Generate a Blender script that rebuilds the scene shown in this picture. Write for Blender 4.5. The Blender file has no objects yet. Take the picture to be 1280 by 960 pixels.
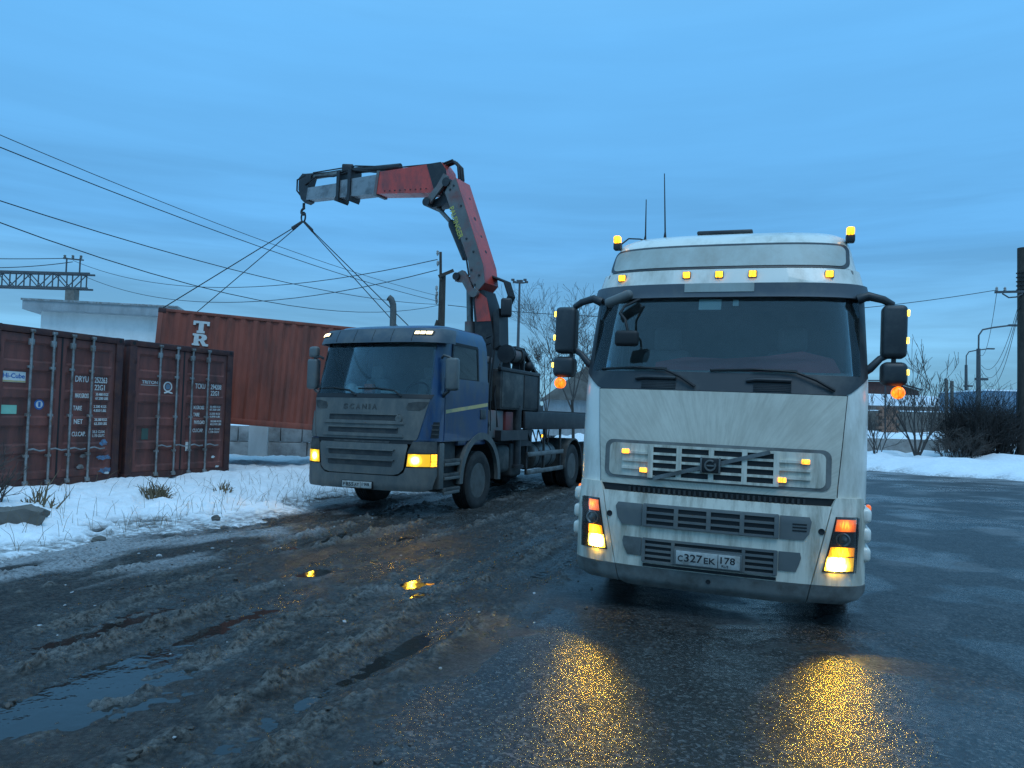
import bpy, bmesh, math, random
import numpy as np
from mathutils import Vector, Matrix

random.seed(7)
rad = math.radians
SC = bpy.context.scene
COL = SC.collection

# ------------------------------------------------------------------ camera
F_PX, HORIZON, ROLL = 940.0, 41.0, rad(1.5)
pitch = math.atan(HORIZON / F_PX)
fw = Vector((0, math.cos(pitch), math.sin(pitch)))
up0 = Vector((0, -math.sin(pitch), math.cos(pitch)))
rt0 = Vector((1, 0, 0))
rt = rt0 * math.cos(ROLL) + up0 * math.sin(ROLL)
upv = up0 * math.cos(ROLL) - rt0 * math.sin(ROLL)
cam = bpy.data.cameras.new('camera')
cam.sensor_width = 36.0
cam.lens = 36.0 * F_PX / 1280.0
cam.clip_start, cam.clip_end = 0.05, 3000.0
cam_ob = bpy.data.objects.new('camera', cam)
COL.objects.link(cam_ob)
cam_ob.matrix_world = Matrix(((rt.x, upv.x, -fw.x, 0), (rt.y, upv.y, -fw.y, 0), (rt.z, upv.z, -fw.z, 1.68), (0, 0, 0, 1)))
SC.camera = cam_ob

# ------------------------------------------------------------------ sky, sun, exposure
SUN_EL, SUN_ROT = rad(62.0), rad(165)
world = bpy.data.worlds.new('World')
SC.world = world
world.use_nodes = True
wt = world.node_tree
wt.nodes.clear()


def wn(kind, **kw):
    n = wt.nodes.new(kind)
    for k, v in kw.items():
        setattr(n, k, v)
    return n


w_out = wn('ShaderNodeOutputWorld')
w_bg = wn('ShaderNodeBackground')
w_bg.inputs['Strength'].default_value = 1.0
sky = wn('ShaderNodeTexSky', sky_type='NISHITA')
sky.sun_disc = False
sky.sun_elevation, sky.sun_rotation = SUN_EL, SUN_ROT
sky.ozone_density, sky.dust_density, sky.air_density = 6.0, 0.3, 1.0
sky_s = wn('ShaderNodeVectorMath', operation='SCALE')
sky_s.inputs['Scale'].default_value = 0.10
wt.links.new(sky.outputs[0], sky_s.inputs[0])
tc = wn('ShaderNodeTexCoord')
sep = wn('ShaderNodeSeparateXYZ')
wt.links.new(tc.outputs['Generated'], sep.inputs[0])
# overcast veil: brighter and paler towards the horizon
ramp = wn('ShaderNodeValToRGB')
wt.links.new(sep.outputs['Z'], ramp.inputs[0])
e = ramp.color_ramp.elements
e[0].position, e[0].color = 0.0, (0.141, 0.364, 0.523, 1)
e[1].position, e[1].color = 1.0, (0.255, 0.637, 1.019, 1)
for p, c in ((0.10, (0.137, 0.359, 0.578, 1)), (0.22, (0.094, 0.314, 0.601, 1)), (0.45, (0.114, 0.387, 0.746, 1))):
    k = e.new(p)
    k.color = c
# flat cloud streaks low over the horizon, broad soft patches above
mp = wn('ShaderNodeMapping')
mp.inputs['Scale'].default_value = (1.5, 1.5, 17.0)
wt.links.new(tc.outputs['Generated'], mp.inputs[0])
nz = wn('ShaderNodeTexNoise')
nz.inputs['Scale'].default_value = 1.6
nz.inputs['Detail'].default_value = 7.0
nz.inputs['Roughness'].default_value = 0.55
nz.inputs['Distortion'].default_value = 0.25
wt.links.new(mp.outputs[0], nz.inputs['Vector'])
mr = wn('ShaderNodeMapRange')
mr.inputs['From Min'].default_value, mr.inputs['From Max'].default_value = 0.38, 0.66
mr.inputs['To Min'].default_value, mr.inputs['To Max'].default_value = 0.82, 1.24
wt.links.new(nz.outputs['Fac'], mr.inputs['Value'])
mp2 = wn('ShaderNodeMapping')
mp2.inputs['Scale'].default_value = (1.0, 1.0, 3.0)
wt.links.new(tc.outputs['Generated'], mp2.inputs[0])
nz2 = wn('ShaderNodeTexNoise')
nz2.inputs['Scale'].default_value = 1.7
nz2.inputs['Detail'].default_value = 4.0
wt.links.new(mp2.outputs[0], nz2.inputs['Vector'])
mr2 = wn('ShaderNodeMapRange')
mr2.inputs['From Min'].default_value, mr2.inputs['From Max'].default_value = 0.3, 0.7
mr2.inputs['To Min'].default_value, mr2.inputs['To Max'].default_value = 0.95, 1.06
wt.links.new(nz2.outputs['Fac'], mr2.inputs['Value'])
fade = wn('ShaderNodeMapRange')           # streaks only low in the sky
fade.inputs['From Min'].default_value, fade.inputs['From Max'].default_value = 0.12, 0.34
fade.inputs['To Min'].default_value, fade.inputs['To Max'].default_value = 1.0, 0.12
wt.links.new(sep.outputs['Z'], fade.inputs['Value'])
mixf = wn('ShaderNodeMix', data_type='FLOAT')
mixf.inputs[2].default_value = 1.0
wt.links.new(fade.outputs[0], mixf.inputs[0])
wt.links.new(mr.outputs[0], mixf.inputs[3])
mul = wn('ShaderNodeMath', operation='MULTIPLY')
wt.links.new(mixf.outputs[0], mul.inputs[0])
wt.links.new(mr2.outputs[0], mul.inputs[1])
cl = wn('ShaderNodeVectorMath', operation='SCALE')
wt.links.new(ramp.outputs[0], cl.inputs[0])
wt.links.new(mul.outputs[0], cl.inputs['Scale'])
mixc = wn('ShaderNodeMix', data_type='RGBA')
mixc.inputs[0].default_value = 0.92
wt.links.new(sky_s.outputs[0], mixc.inputs[6])
wt.links.new(cl.outputs[0], mixc.inputs[7])
wt.links.new(mixc.outputs[2], w_bg.inputs['Color'])
wt.links.new(w_bg.outputs[0], w_out.inputs[0])

sun = bpy.data.lights.new('sun', 'SUN')
sun.energy, sun.angle, sun.color = 0.8, rad(30), (0.74, 0.89, 1.0)
sun_ob = bpy.data.objects.new('sun', sun)
COL.objects.link(sun_ob)
to_sun = Vector((math.sin(SUN_ROT) * math.cos(SUN_EL), math.cos(SUN_ROT) * math.cos(SUN_EL), math.sin(SUN_EL)))
sun_ob.rotation_euler = to_sun.to_track_quat('Z', 'Y').to_euler()   # veiled low sun behind the camera
vs = SC.view_settings
vs.view_transform, vs.look, vs.gamma, vs.exposure = 'Standard', 'None', 1.0, 0.42
vs.use_curve_mapping = False
SC.cycles.use_denoising = True
SC.cycles.denoising_prefilter = 'NONE'
SC.cycles.max_bounces = 8
SC.cycles.transparent_max_bounces = 12
SC.cycles.sample_clamp_indirect = 6.0

# ------------------------------------------------------------------ materials
MATS = {}


def pmat(name, col, rough=0.5, metal=0.0, var=0.15, scale=3.0, dirt=None, dirt_amt=0.4, dirt_scale=2.5,
         streak=1.0, bump=0.0, bscale=80.0, spec=0.5, rvar=0.1, coat=0.0):
    """Principled surface: colour mottled by noise, optional layer of dirt in noisy patches / vertical streaks."""
    m = bpy.data.materials.new(name)
    m.use_nodes = True
    nt = m.node_tree
    b = nt.nodes['Principled BSDF']
    L = nt.links.new
    t = nt.nodes.new('ShaderNodeTexCoord')
    n = nt.nodes.new('ShaderNodeTexNoise')
    n.inputs['Scale'].default_value, n.inputs['Detail'].default_value, n.inputs['Roughness'].default_value = scale, 8, 0.62
    L(t.outputs['Object'], n.inputs['Vector'])
    mrr = nt.nodes.new('ShaderNodeMapRange')
    mrr.inputs['From Min'].default_value, mrr.inputs['From Max'].default_value = 0.28, 0.72
    mrr.inputs['To Min'].default_value, mrr.inputs['To Max'].default_value = 1 - var, 1 + var
    L(n.outputs['Fac'], mrr.inputs['Value'])
    sc = nt.nodes.new('ShaderNodeVectorMath')
    sc.operation = 'SCALE'
    sc.inputs[0].default_value = col
    L(mrr.outputs[0], sc.inputs['Scale'])
    out = sc.outputs[0]
    if dirt:
        mpg = nt.nodes.new('ShaderNodeMapping')
        mpg.inputs['Scale'].default_value = (1, 1, streak)
        L(t.outputs['Object'], mpg.inputs[0])
        n2 = nt.nodes.new('ShaderNodeTexNoise')
        n2.inputs['Scale'].default_value, n2.inputs['Detail'].default_value, n2.inputs['Roughness'].default_value = dirt_scale, 10, 0.68
        L(mpg.outputs[0], n2.inputs['Vector'])
        m2 = nt.nodes.new('ShaderNodeMapRange')
        m2.inputs['From Min'].default_value, m2.inputs['From Max'].default_value = 0.62 - dirt_amt * 0.42, 0.82 - dirt_amt * 0.3
        L(n2.outputs['Fac'], m2.inputs['Value'])
        mx = nt.nodes.new('ShaderNodeMix')
        mx.data_type = 'RGBA'
        L(m2.outputs[0], mx.inputs[0])
        L(out, mx.inputs[6])
        mx.inputs[7].default_value = (*dirt, 1)
        out = mx.outputs[2]
    L(out, b.inputs['Base Color'])
    b.inputs['Metallic'].default_value = metal
    b.inputs['Specular IOR Level'].default_value = spec
    b.inputs['Coat Weight'].default_value = coat
    mr3 = nt.nodes.new('ShaderNodeMapRange')
    mr3.inputs['To Min'].default_value, mr3.inputs['To Max'].default_value = max(0.03, rough - rvar), min(1.0, rough + rvar)
    L(n.outputs['Fac'], mr3.inputs['Value'])
    L(mr3.outputs[0], b.inputs['Roughness'])
    if bump:
        n3 = nt.nodes.new('ShaderNodeTexNoise')
        n3.inputs['Scale'].default_value, n3.inputs['Detail'].default_value = bscale, 4
        L(t.outputs['Object'], n3.inputs['Vector'])
        bp = nt.nodes.new('ShaderNodeBump')
        bp.inputs['Strength'].default_value, bp.inputs['Distance'].default_value = 1.0, bump
        L(n3.outputs['Fac'], bp.inputs['Height'])
        L(bp.outputs[0], b.inputs['Normal'])
    MATS[name] = m
    return m


def emat(name, col, strength, base=None, spot=None, edge=1.2):
    """A lens that gives off light, with a glossy cover and slight unevenness from its ribs."""
    m = bpy.data.materials.new(name)
    m.use_nodes = True
    nt = m.node_tree
    b = nt.nodes['Principled BSDF']
    t = nt.nodes.new('ShaderNodeTexCoord')
    n = nt.nodes.new('ShaderNodeTexNoise')
    n.inputs['Scale'].default_value, n.inputs['Detail'].default_value = 26.0, 3.0
    mpx = nt.nodes.new('ShaderNodeMapping')
    mpx.inputs['Scale'].default_value = (3.2, 1.0, 0.7)
    nt.links.new(t.outputs['Object'], mpx.inputs[0])
    nt.links.new(mpx.outputs[0], n.inputs['Vector'])
    r = nt.nodes.new('ShaderNodeMapRange')
    r.inputs['From Min'].default_value, r.inputs['From Max'].default_value = 0.3, 0.7
    r.inputs['To Min'].default_value, r.inputs['To Max'].default_value = strength * 0.25, strength * 1.7
    nt.links.new(n.outputs['Fac'], r.inputs['Value'])
    last = r.outputs[0]
    if spot:                       # the bulb's hot spot behind the ribbed lens (|x|, z, spread)
        sx = nt.nodes.new('ShaderNodeSeparateXYZ')
        nt.links.new(t.outputs['Object'], sx.inputs[0])

        def mth(op, a, bb=None):
            q = nt.nodes.new('ShaderNodeMath')
            q.operation = op
            for i_, v_ in enumerate((a, bb)):
                if v_ is None:
                    continue
                if hasattr(v_, 'links'):
                    nt.links.new(v_, q.inputs[i_])
                else:
                    q.inputs[i_].default_value = v_
            return q.outputs[0]
        dx = mth('SUBTRACT', mth('ABSOLUTE', sx.outputs['X']), spot[0])
        dz = mth('SUBTRACT', sx.outputs['Z'], spot[1])
        d2 = mth('ADD', mth('MULTIPLY', dx, dx), mth('MULTIPLY', dz, dz))
        g = mth('POWER', 2.718, mth('MULTIPLY', d2, -1.0 / spot[2] ** 2))
        last = mth('ADD', mth('MULTIPLY', g, last), edge)
    b.inputs['Base Color'].default_value = (*(base or col), 1)
    b.inputs['Roughness'].default_value = 0.15
    b.inputs['Emission Color'].default_value = (*col, 1)
    nt.links.new(last, b.inputs['Emission Strength'])
    MATS[name] = m
    return m


def gmat(name, tint, rough=0.03, dirt=0.0, dcol=(0.25, 0.26, 0.25)):
    """Window glass: tinted see-through layer under a Fresnel reflection, with a film of dust."""
    m = bpy.data.materials.new(name)
    m.use_nodes = True
    nt = m.node_tree
    nt.nodes.clear()
    o = nt.nodes.new('ShaderNodeOutputMaterial')
    tr = nt.nodes.new('ShaderNodeBsdfTransparent')
    tr.inputs[0].default_value = (*tint, 1)
    gl = nt.nodes.new('ShaderNodeBsdfGlossy')
    gl.inputs['Roughness'].default_value = rough
    fr = nt.nodes.new('ShaderNodeFresnel')
    fr.inputs[0].default_value = 1.52
    mx = nt.nodes.new('ShaderNodeMixShader')
    nt.links.new(fr.outputs[0], mx.inputs[0])
    nt.links.new(tr.outputs[0], mx.inputs[1])
    nt.links.new(gl.outputs[0], mx.inputs[2])
    last = mx.outputs[0]
    if dirt:
        t = nt.nodes.new('ShaderNodeTexCoord')
        n = nt.nodes.new('ShaderNodeTexNoise')
        n.inputs['Scale'].default_value, n.inputs['Detail'].default_value = 2.2, 8
        nt.links.new(t.outputs['Object'], n.inputs['Vector'])
        r = nt.nodes.new('ShaderNodeMapRange')
        r.inputs['From Min'].default_value, r.inputs['From Max'].default_value = 0.3, 0.75
        r.inputs['To Min'].default_value, r.inputs['To Max'].default_value = dirt * 0.5, dirt * 1.6
        nt.links.new(n.outputs['Fac'], r.inputs['Value'])
        df = nt.nodes.new('ShaderNodeBsdfDiffuse')
        df.inputs[0].default_value = (*dcol, 1)
        m2 = nt.nodes.new('ShaderNodeMixShader')
        nt.links.new(r.outputs[0], m2.inputs[0])
        nt.links.new(last, m2.inputs[1])
        nt.links.new(df.outputs[0], m2.inputs[2])
        last = m2.outputs[0]
    nt.links.new(last, o.inputs[0])
    MATS[name] = m
    return m


MUD = (0.085, 0.078, 0.068)
pmat('white_paint', (0.76, 0.73, 0.65), 0.36, var=0.04, dirt=(0.44, 0.40, 0.32), dirt_amt=0.36, dirt_scale=3.2, streak=0.28, coat=0.6)
pmat('white_hood', (0.60, 0.555, 0.46), 0.5, var=0.05, scale=6, dirt=(0.50, 0.455, 0.37), dirt_amt=0.4, dirt_scale=3.0, streak=0.5)
pmat('white_bumper', (0.66, 0.62, 0.52), 0.45, var=0.06, dirt=(0.30, 0.27, 0.21), dirt_amt=0.45, dirt_scale=10.0, streak=0.15)
pmat('pale_panel', (0.40, 0.44, 0.41), 0.45, var=0.06, dirt=(0.30, 0.30, 0.26), dirt_amt=0.5, streak=0.4)
pmat('grey_lip', (0.17, 0.172, 0.162), 0.55, var=0.12, dirt=MUD, dirt_amt=0.45, dirt_scale=5, bump=0.0006)
pmat('grey_plastic', (0.105, 0.115, 0.115), 0.5, var=0.12, dirt=(0.17, 0.16, 0.14), dirt_amt=0.35)
pmat('dark_plastic', (0.026, 0.030, 0.034), 0.48, var=0.15, dirt=(0.08, 0.08, 0.075), dirt_amt=0.3)
pmat('black', (0.008, 0.008, 0.009), 0.6, var=0.2)
pmat('rubber', (0.012, 0.012, 0.012), 0.8, var=0.2, dirt=(0.035, 0.032, 0.029), dirt_amt=0.5, dirt_scale=6, bump=0.002, bscale=40)
pmat('rim_steel', (0.13, 0.13, 0.125), 0.55, 0.4, dirt=MUD, dirt_amt=0.6, dirt_scale=6)
pmat('chrome', (0.55, 0.55, 0.55), 0.22, 1.0)
pmat('red_fabric', (0.60, 0.17, 0.17), 0.9, var=0.2)
pmat('interior_grey', (0.26, 0.26, 0.25), 0.85, var=0.2)
pmat('paper', (0.62, 0.66, 0.62), 0.7, var=0.05)
pmat('blue_sticker', (0.06, 0.28, 0.45), 0.5)
pmat('plate_white', (0.42, 0.43, 0.41), 0.55, var=0.1, dirt=(0.24, 0.22, 0.19), dirt_amt=0.5, dirt_scale=8)
pmat('ink', (0.015, 0.015, 0.017), 0.6)
pmat('scania_blue', (0.006, 0.036, 0.105), 0.34, var=0.15, dirt=(0.055, 0.062, 0.066), dirt_amt=0.36, dirt_scale=3, streak=0.4, coat=0.3)
pmat('muddy_grey', (0.085, 0.092, 0.09), 0.62, var=0.14, dirt=(0.15, 0.142, 0.125), dirt_amt=0.45, dirt_scale=4, streak=0.4, bump=0.0005)
pmat('muddy_dark', (0.032, 0.034, 0.033), 0.65, var=0.2, dirt=(0.10, 0.095, 0.085), dirt_amt=0.45, dirt_scale=4)
pmat('stripe_yellow', (0.62, 0.45, 0.17), 0.5, var=0.1, dirt=(0.3, 0.28, 0.2), dirt_amt=0.5, dirt_scale=6)
pmat('chassis', (0.022, 0.022, 0.023), 0.6, var=0.25, dirt=(0.06, 0.056, 0.05), dirt_amt=0.45, dirt_scale=4)
pmat('galvanised', (0.22, 0.225, 0.22), 0.45, 0.6, var=0.15, dirt=MUD, dirt_amt=0.45)
pmat('crane_red', (0.56, 0.060, 0.040), 0.42, var=0.12, dirt=(0.16, 0.045, 0.04), dirt_amt=0.35, dirt_scale=2.5, streak=0.5, coat=0.2)
pmat('crane_grime', (0.135, 0.135, 0.13), 0.6, var=0.18, dirt=(0.20, 0.06, 0.05), dirt_amt=0.32, dirt_scale=2.2)
pmat('crane_grey', (0.24, 0.26, 0.27), 0.42, 0.2, var=0.15, dirt=(0.06, 0.06, 0.062), dirt_amt=0.35)
pmat('crane_black', (0.016, 0.016, 0.018), 0.5, var=0.2, dirt=(0.05, 0.048, 0.045), dirt_amt=0.3)
pmat('crane_yellow', (0.45, 0.40, 0.08), 0.5)
pmat('container_red', (0.185, 0.060, 0.048), 0.6, var=0.16, scale=2.0, dirt=(0.070, 0.034, 0.030), dirt_amt=0.5, dirt_scale=4.2, streak=0.22, bump=0.0012, bscale=14)
pmat('container_rust', (0.29, 0.070, 0.042), 0.6, var=0.13, scale=1.6, dirt=(0.13, 0.042, 0.028), dirt_amt=0.45, dirt_scale=3.6, streak=0.2, bump=0.0015, bscale=10)
pmat('container_frame', (0.050, 0.018, 0.018), 0.65, var=0.2, dirt=(0.10, 0.035, 0.022), dirt_amt=0.4, dirt_scale=5)
pmat('gasket', (0.02, 0.02, 0.022), 0.8)
pmat('zinc_rod', (0.30, 0.31, 0.31), 0.42, 0.55, var=0.2, dirt=(0.13, 0.085, 0.06), dirt_amt=0.4, dirt_scale=7)
pmat('letter_white', (0.62, 0.63, 0.61), 0.6, var=0.12, scale=9)
pmat('sticker_blue', (0.02, 0.13, 0.38), 0.5)
pmat('scrape_blue', (0.09, 0.20, 0.32), 0.7, var=0.5, scale=14, dirt=(0.16, 0.06, 0.05), dirt_amt=0.4, dirt_scale=18)
pmat('sticker_green', (0.22, 0.50, 0.38), 0.55)
pmat('plaster', (0.62, 0.62, 0.60), 0.85, var=0.06, dirt=(0.45, 0.45, 0.43), dirt_amt=0.35, dirt_scale=0.8, streak=0.3)
pmat('roof_grey', (0.29, 0.31, 0.32), 0.7, var=0.12, dirt=(0.20, 0.21, 0.21), dirt_amt=0.45, dirt_scale=2, streak=0.3)
pmat('concrete', (0.34, 0.335, 0.32), 0.9, var=0.16, scale=4, dirt=(0.22, 0.21, 0.20), dirt_amt=0.45, bump=0.004, bscale=20)
pmat('concrete_dark', (0.15, 0.14, 0.125), 0.9, var=0.2, scale=2, dirt=(0.09, 0.08, 0.07), dirt_amt=0.5, bump=0.004, bscale=15)
pmat('brick', (0.23, 0.12, 0.08), 0.9, var=0.2, scale=1.5, dirt=(0.15, 0.09, 0.07), dirt_amt=0.5)
pmat('rust_sheet', (0.11, 0.045, 0.038), 0.8, var=0.2)
pmat('old_wood', (0.055, 0.045, 0.036), 0.9, var=0.3, scale=5, streak=0.2, dirt=(0.03, 0.026, 0.022), dirt_amt=0.5, dirt_scale=9, bump=0.004, bscale=30)
pmat('lamp_steel', (0.07, 0.075, 0.08), 0.6, 0.3)
pmat('cable', (0.012, 0.013, 0.015), 0.6)
pmat('bark', (0.040, 0.033, 0.028), 0.95, var=0.3, scale=6)
pmat('twig', (0.075, 0.062, 0.055), 0.95, var=0.35, scale=3)
pmat('dry_grass', (0.16, 0.12, 0.07), 0.95, var=0.3, scale=5)
pmat('bush_dark', (0.030, 0.026, 0.024), 0.95, var=0.4, scale=2)
pmat('stone', (0.10, 0.095, 0.085), 0.9, var=0.3, scale=6, bump=0.01, bscale=18)
pmat('wagon_blue', (0.13, 0.20, 0.27), 0.6, var=0.1)
pmat('sign_white', (0.7, 0.7, 0.68), 0.5)
pmat('helmet_white', (0.75, 0.76, 0.74), 0.4)
pmat('vest_orange', (0.6, 0.10, 0.02), 0.8)
pmat('block_pale', (0.45, 0.45, 0.44), 0.9, var=0.2, scale=2.5, dirt=(0.22, 0.21, 0.2), dirt_amt=0.45, dirt_scale=2, bump=0.006, bscale=18)
pmat('brick_grey', (0.20, 0.16, 0.14), 0.9, var=0.2, scale=1.5)
pmat('clod_mud', (0.05, 0.043, 0.036), 0.55, var=0.3, scale=8, bump=0.004, bscale=60)
pmat('clod_ice', (0.34, 0.35, 0.36), 0.5, var=0.3, scale=8, bump=0.004, bscale=60)
gmat('windscreen', (0.82, 0.88, 0.88), dirt=0.03, dcol=(0.25, 0.28, 0.28))
gmat('side_glass', (0.35, 0.42, 0.44), dirt=0.06)
gmat('lamp_cover', (0.95, 0.95, 0.93), rough=0.05, dirt=0.04)
gmat('roof_glass', (0.6, 0.65, 0.62), dirt=0.5, dcol=(0.40, 0.44, 0.41))
emat('headlight_yellow', (1.0, 0.60, 0.050), 600.0, spot=(1.0, 0.562, 0.041), edge=0.5)
emat('headlight_orange', (1.0, 0.22, 0.02), 2.6)
emat('headlight_amber', (1.0, 0.36, 0.008), 14.0, spot=(1.03, 0.66, 0.045), edge=0.45)
emat('headlight_red', (1.0, 0.17, 0.014), 3.5, spot=(1.06, 0.885, 0.04), edge=0.5)
emat('marker_amber', (1.0, 0.44, 0.02), 2.2)
emat('grille_amber', (1.0, 0.36, 0.03), 2.4)
emat('mirror_amber', (1.0, 0.70, 0.10), 2.0)
emat('round_orange', (1.0, 0.17, 0.008), 1.5)
emat('scania_yellow', (1.0, 0.52, 0.025), 170.0, spot=(0.98, 0.98, 0.042), edge=0.55)
emat('scania_roof_lamp', (1.0, 0.82, 0.45), 2.4)
emat('scania_amber', (1.0, 0.38, 0.02), 2.6)




def fan_dirt(m, dirt, cz, amt):
    """road film that the wind has fanned out upwards over the bonnet"""
    nt = m.node_tree
    L = nt.links.new
    b = nt.nodes['Principled BSDF']
    src = b.inputs['Base Color'].links[0].from_socket
    t = nt.nodes.new('ShaderNodeTexCoord')
    sx = nt.nodes.new('ShaderNodeSeparateXYZ')
    L(t.outputs['Object'], sx.inputs[0])
    dz = nt.nodes.new('ShaderNodeMath')
    dz.operation = 'SUBTRACT'
    L(sx.outputs['Z'], dz.inputs[0])
    dz.inputs[1].default_value = cz
    an = nt.nodes.new('ShaderNodeMath')
    an.operation = 'ARCTAN2'
    L(sx.outputs['X'], an.inputs[0])
    L(dz.outputs[0], an.inputs[1])
    cb = nt.nodes.new('ShaderNodeCombineXYZ')
    L(an.outputs[0], cb.inputs[0])
    r2 = nt.nodes.new('ShaderNodeMath')
    r2.operation = 'MULTIPLY'
    L(sx.outputs['Z'], r2.inputs[0])
    r2.inputs[1].default_value = 0.10
    L(r2.outputs[0], cb.inputs[1])
    n = nt.nodes.new('ShaderNodeTexNoise')
    n.inputs['Scale'].default_value, n.inputs['Detail'].default_value, n.inputs['Roughness'].default_value = 34.0, 5.0, 0.7
    L(cb.outputs[0], n.inputs['Vector'])
    mrn = nt.nodes.new('ShaderNodeMapRange')
    mrn.inputs['From Min'].default_value, mrn.inputs['From Max'].default_value = 0.42, 0.68
    mrn.inputs['To Max'].default_value = amt
    L(n.outputs['Fac'], mrn.inputs['Value'])
    mx = nt.nodes.new('ShaderNodeMix')
    mx.data_type = 'RGBA'
    L(mrn.outputs[0], mx.inputs[0])
    L(src, mx.inputs[6])
    mx.inputs[7].default_value = (*dirt, 1)
    L(mx.outputs[2], b.inputs['Base Color'])


fan_dirt(MATS['white_hood'], (0.40, 0.355, 0.28), 0.75, 0.6)

# ------------------------------------------------------------------ mesh helpers
class MB:
    def __init__(self):
        self.v, self.f = [], []

    def add(self, verts, faces):
        o = len(self.v)
        self.v += [tuple(p) for p in verts]
        self.f += [tuple(i + o for i in q) for q in faces]
        return self

    def box(self, lo, hi, bevel=0.0, seg=2, M=None):
        lo, hi = Vector(lo), Vector(hi)
        bm = bmesh.new()
        bmesh.ops.create_cube(bm, size=1.0)
        c, s = (lo + hi) / 2, hi - lo
        for v in bm.verts:
            v.co = Vector((v.co.x * s.x + c.x, v.co.y * s.y + c.y, v.co.z * s.z + c.z))
        if bevel:
            bmesh.ops.bevel(bm, geom=list(bm.edges), offset=min(bevel, min(s) * 0.49), segments=seg, profile=0.5, affect='EDGES')
        bm.verts.ensure_lookup_table()
        pts = [(M @ v.co) if M else v.co.copy() for v in bm.verts]
        fs = [[v.index for v in f.verts] for f in bm.faces]
        bm.free()
        return self.add(pts, fs)

    def obox(self, a, b, w, h, upd=(0, 0, 1), bevel=0.0):
        """box beam from a to b, w wide and h high"""
        a, b = Vector(a), Vector(b)
        d = b - a
        L = d.length
        x = d.normalized()
        z = Vector(upd)
        y = z.cross(x)
        if y.length < 1e-5:
            y = Vector((0, 1, 0)).cross(x)
        y.normalize()
        z = x.cross(y)
        M = Matrix(((x.x, y.x, z.x, a.x), (x.y, y.y, z.y, a.y), (x.z, y.z, z.z, a.z), (0, 0, 0, 1)))
        return self.box((0, -w / 2, -h / 2), (L, w / 2, h / 2), bevel, M=M)

    def tube(self, pts, r, n=8, cap=True):
        pts = [Vector(p) for p in pts]
        rs = r if isinstance(r, (list, tuple)) else [r] * len(pts)
        o = len(self.v)
        t0 = (pts[1] - pts[0]).normalized()
        a = Vector((0, 0, 1)) if abs(t0.z) < 0.9 else Vector((1, 0, 0))
        nrm = (a - t0 * a.dot(t0)).normalized()
        for i, p in enumerate(pts):
            t = (pts[min(i + 1, len(pts) - 1)] - pts[max(i - 1, 0)]).normalized()
            nrm = (nrm - t * nrm.dot(t))
            nrm = nrm.normalized() if nrm.length > 1e-6 else t.orthogonal().normalized()
            bn = t.cross(nrm)
            for k in range(n):
                ang = 2 * math.pi * k / n
                self.v.append(tuple(p + (nrm * math.cos(ang) + bn * math.sin(ang)) * rs[i]))
        for i in range(len(pts) - 1):
            for k in range(n):
                k2 = (k + 1) % n
                self.f.append((o + i * n + k, o + i * n + k2, o + (i + 1) * n + k2, o + (i + 1) * n + k))
        if cap:
            self.f.append(tuple(o + k for k in reversed(range(n))))
            m = o + (len(pts) - 1) * n
            self.f.append(tuple(m + k for k in range(n)))
        return self

    def lathe(self, prof, c, axis='x', n=32, closed=False):
        """profile [(radius, offset along axis)] turned about an axis through c"""
        o = len(self.v)
        c = Vector(c)
        for r, h in prof:
            for k in range(n):
                a = 2 * math.pi * k / n
                u, w = r * math.cos(a), r * math.sin(a)
                self.v.append(tuple(c + Vector({'x': (h, u, w), 'y': (u, h, w), 'z': (u, w, h)}[axis])))
        m = len(prof)
        for i in range(m if closed else m - 1):
            j = (i + 1) % m
            for k in range(n):
                k2 = (k + 1) % n
                self.f.append((o + i * n + k, o + i * n + k2, o + j * n + k2, o + j * n + k))
        if not closed:
            self.f.append(tuple(o + k for k in range(n)))
            self.f.append(tuple(o + (m - 1) * n + k for k in reversed(range(n))))
        return self

    def prism(self, poly, f0, f1):
        """2-d outline swept between two mapping functions"""
        n = len(poly)
        a = [f0(*p) for p in poly]
        b = [f1(*p) for p in poly]
        fs = [tuple(range(n)), tuple(range(2 * n - 1, n - 1, -1))]
        fs += [(i, (i + 1) % n, n + (i + 1) % n, n + i) for i in range(n)]
        return self.add(a + b, fs)

    def grid(self, P):
        """P[i][j] points"""
        r, c = len(P), len(P[0])
        return self.add([p for row in P for p in row],
                        [(i * c + j, i * c + j + 1, (i + 1) * c + j + 1, (i + 1) * c + j) for i in range(r - 1) for j in range(c - 1)])

    def mesh(self, name, mat, xf=None, smooth=40):
        me = bpy.data.meshes.new(name)
        vs_ = [tuple(xf @ Vector(p)) for p in self.v] if xf else self.v
        me.from_pydata(vs_, [], self.f)
        bm = bmesh.new()
        bm.from_mesh(me)
        bmesh.ops.recalc_face_normals(bm, faces=bm.faces)
        bm.to_mesh(me)
        bm.free()
        if smooth:
            me.polygons.foreach_set('use_smooth', [True] * len(me.polygons))
            me.set_sharp_from_angle(angle=rad(smooth))
        me.materials.append(MATS[mat])
        return me

    def build(self, name, mat, parent=None, xf=None, smooth=40):
        ob = bpy.data.objects.new(name, self.mesh(name, mat, xf, smooth))
        COL.objects.link(ob)
        if parent:
            ob.parent = parent
        return ob


def tag(o, label=None, cat=None, group=None, kind=None):
    if label:
        o['label'] = label
    if cat:
        o['category'] = cat
    if group:
        o['group'] = group
    if kind:
        o['kind'] = kind
    return o


def empty(name, M, label, cat, group=None):
    o = bpy.data.objects.new(name, None)
    COL.objects.link(o)
    o.matrix_world = M
    o.empty_display_size = 0.2
    return tag(o, label, cat, group)


def frame(o, ex, ey, ez):
    return Matrix(((ex[0], ey[0], ez[0], o[0]), (ex[1], ey[1], ez[1], o[1]), (ex[2], ey[2], ez[2], o[2]), (0, 0, 0, 1)))


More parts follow.
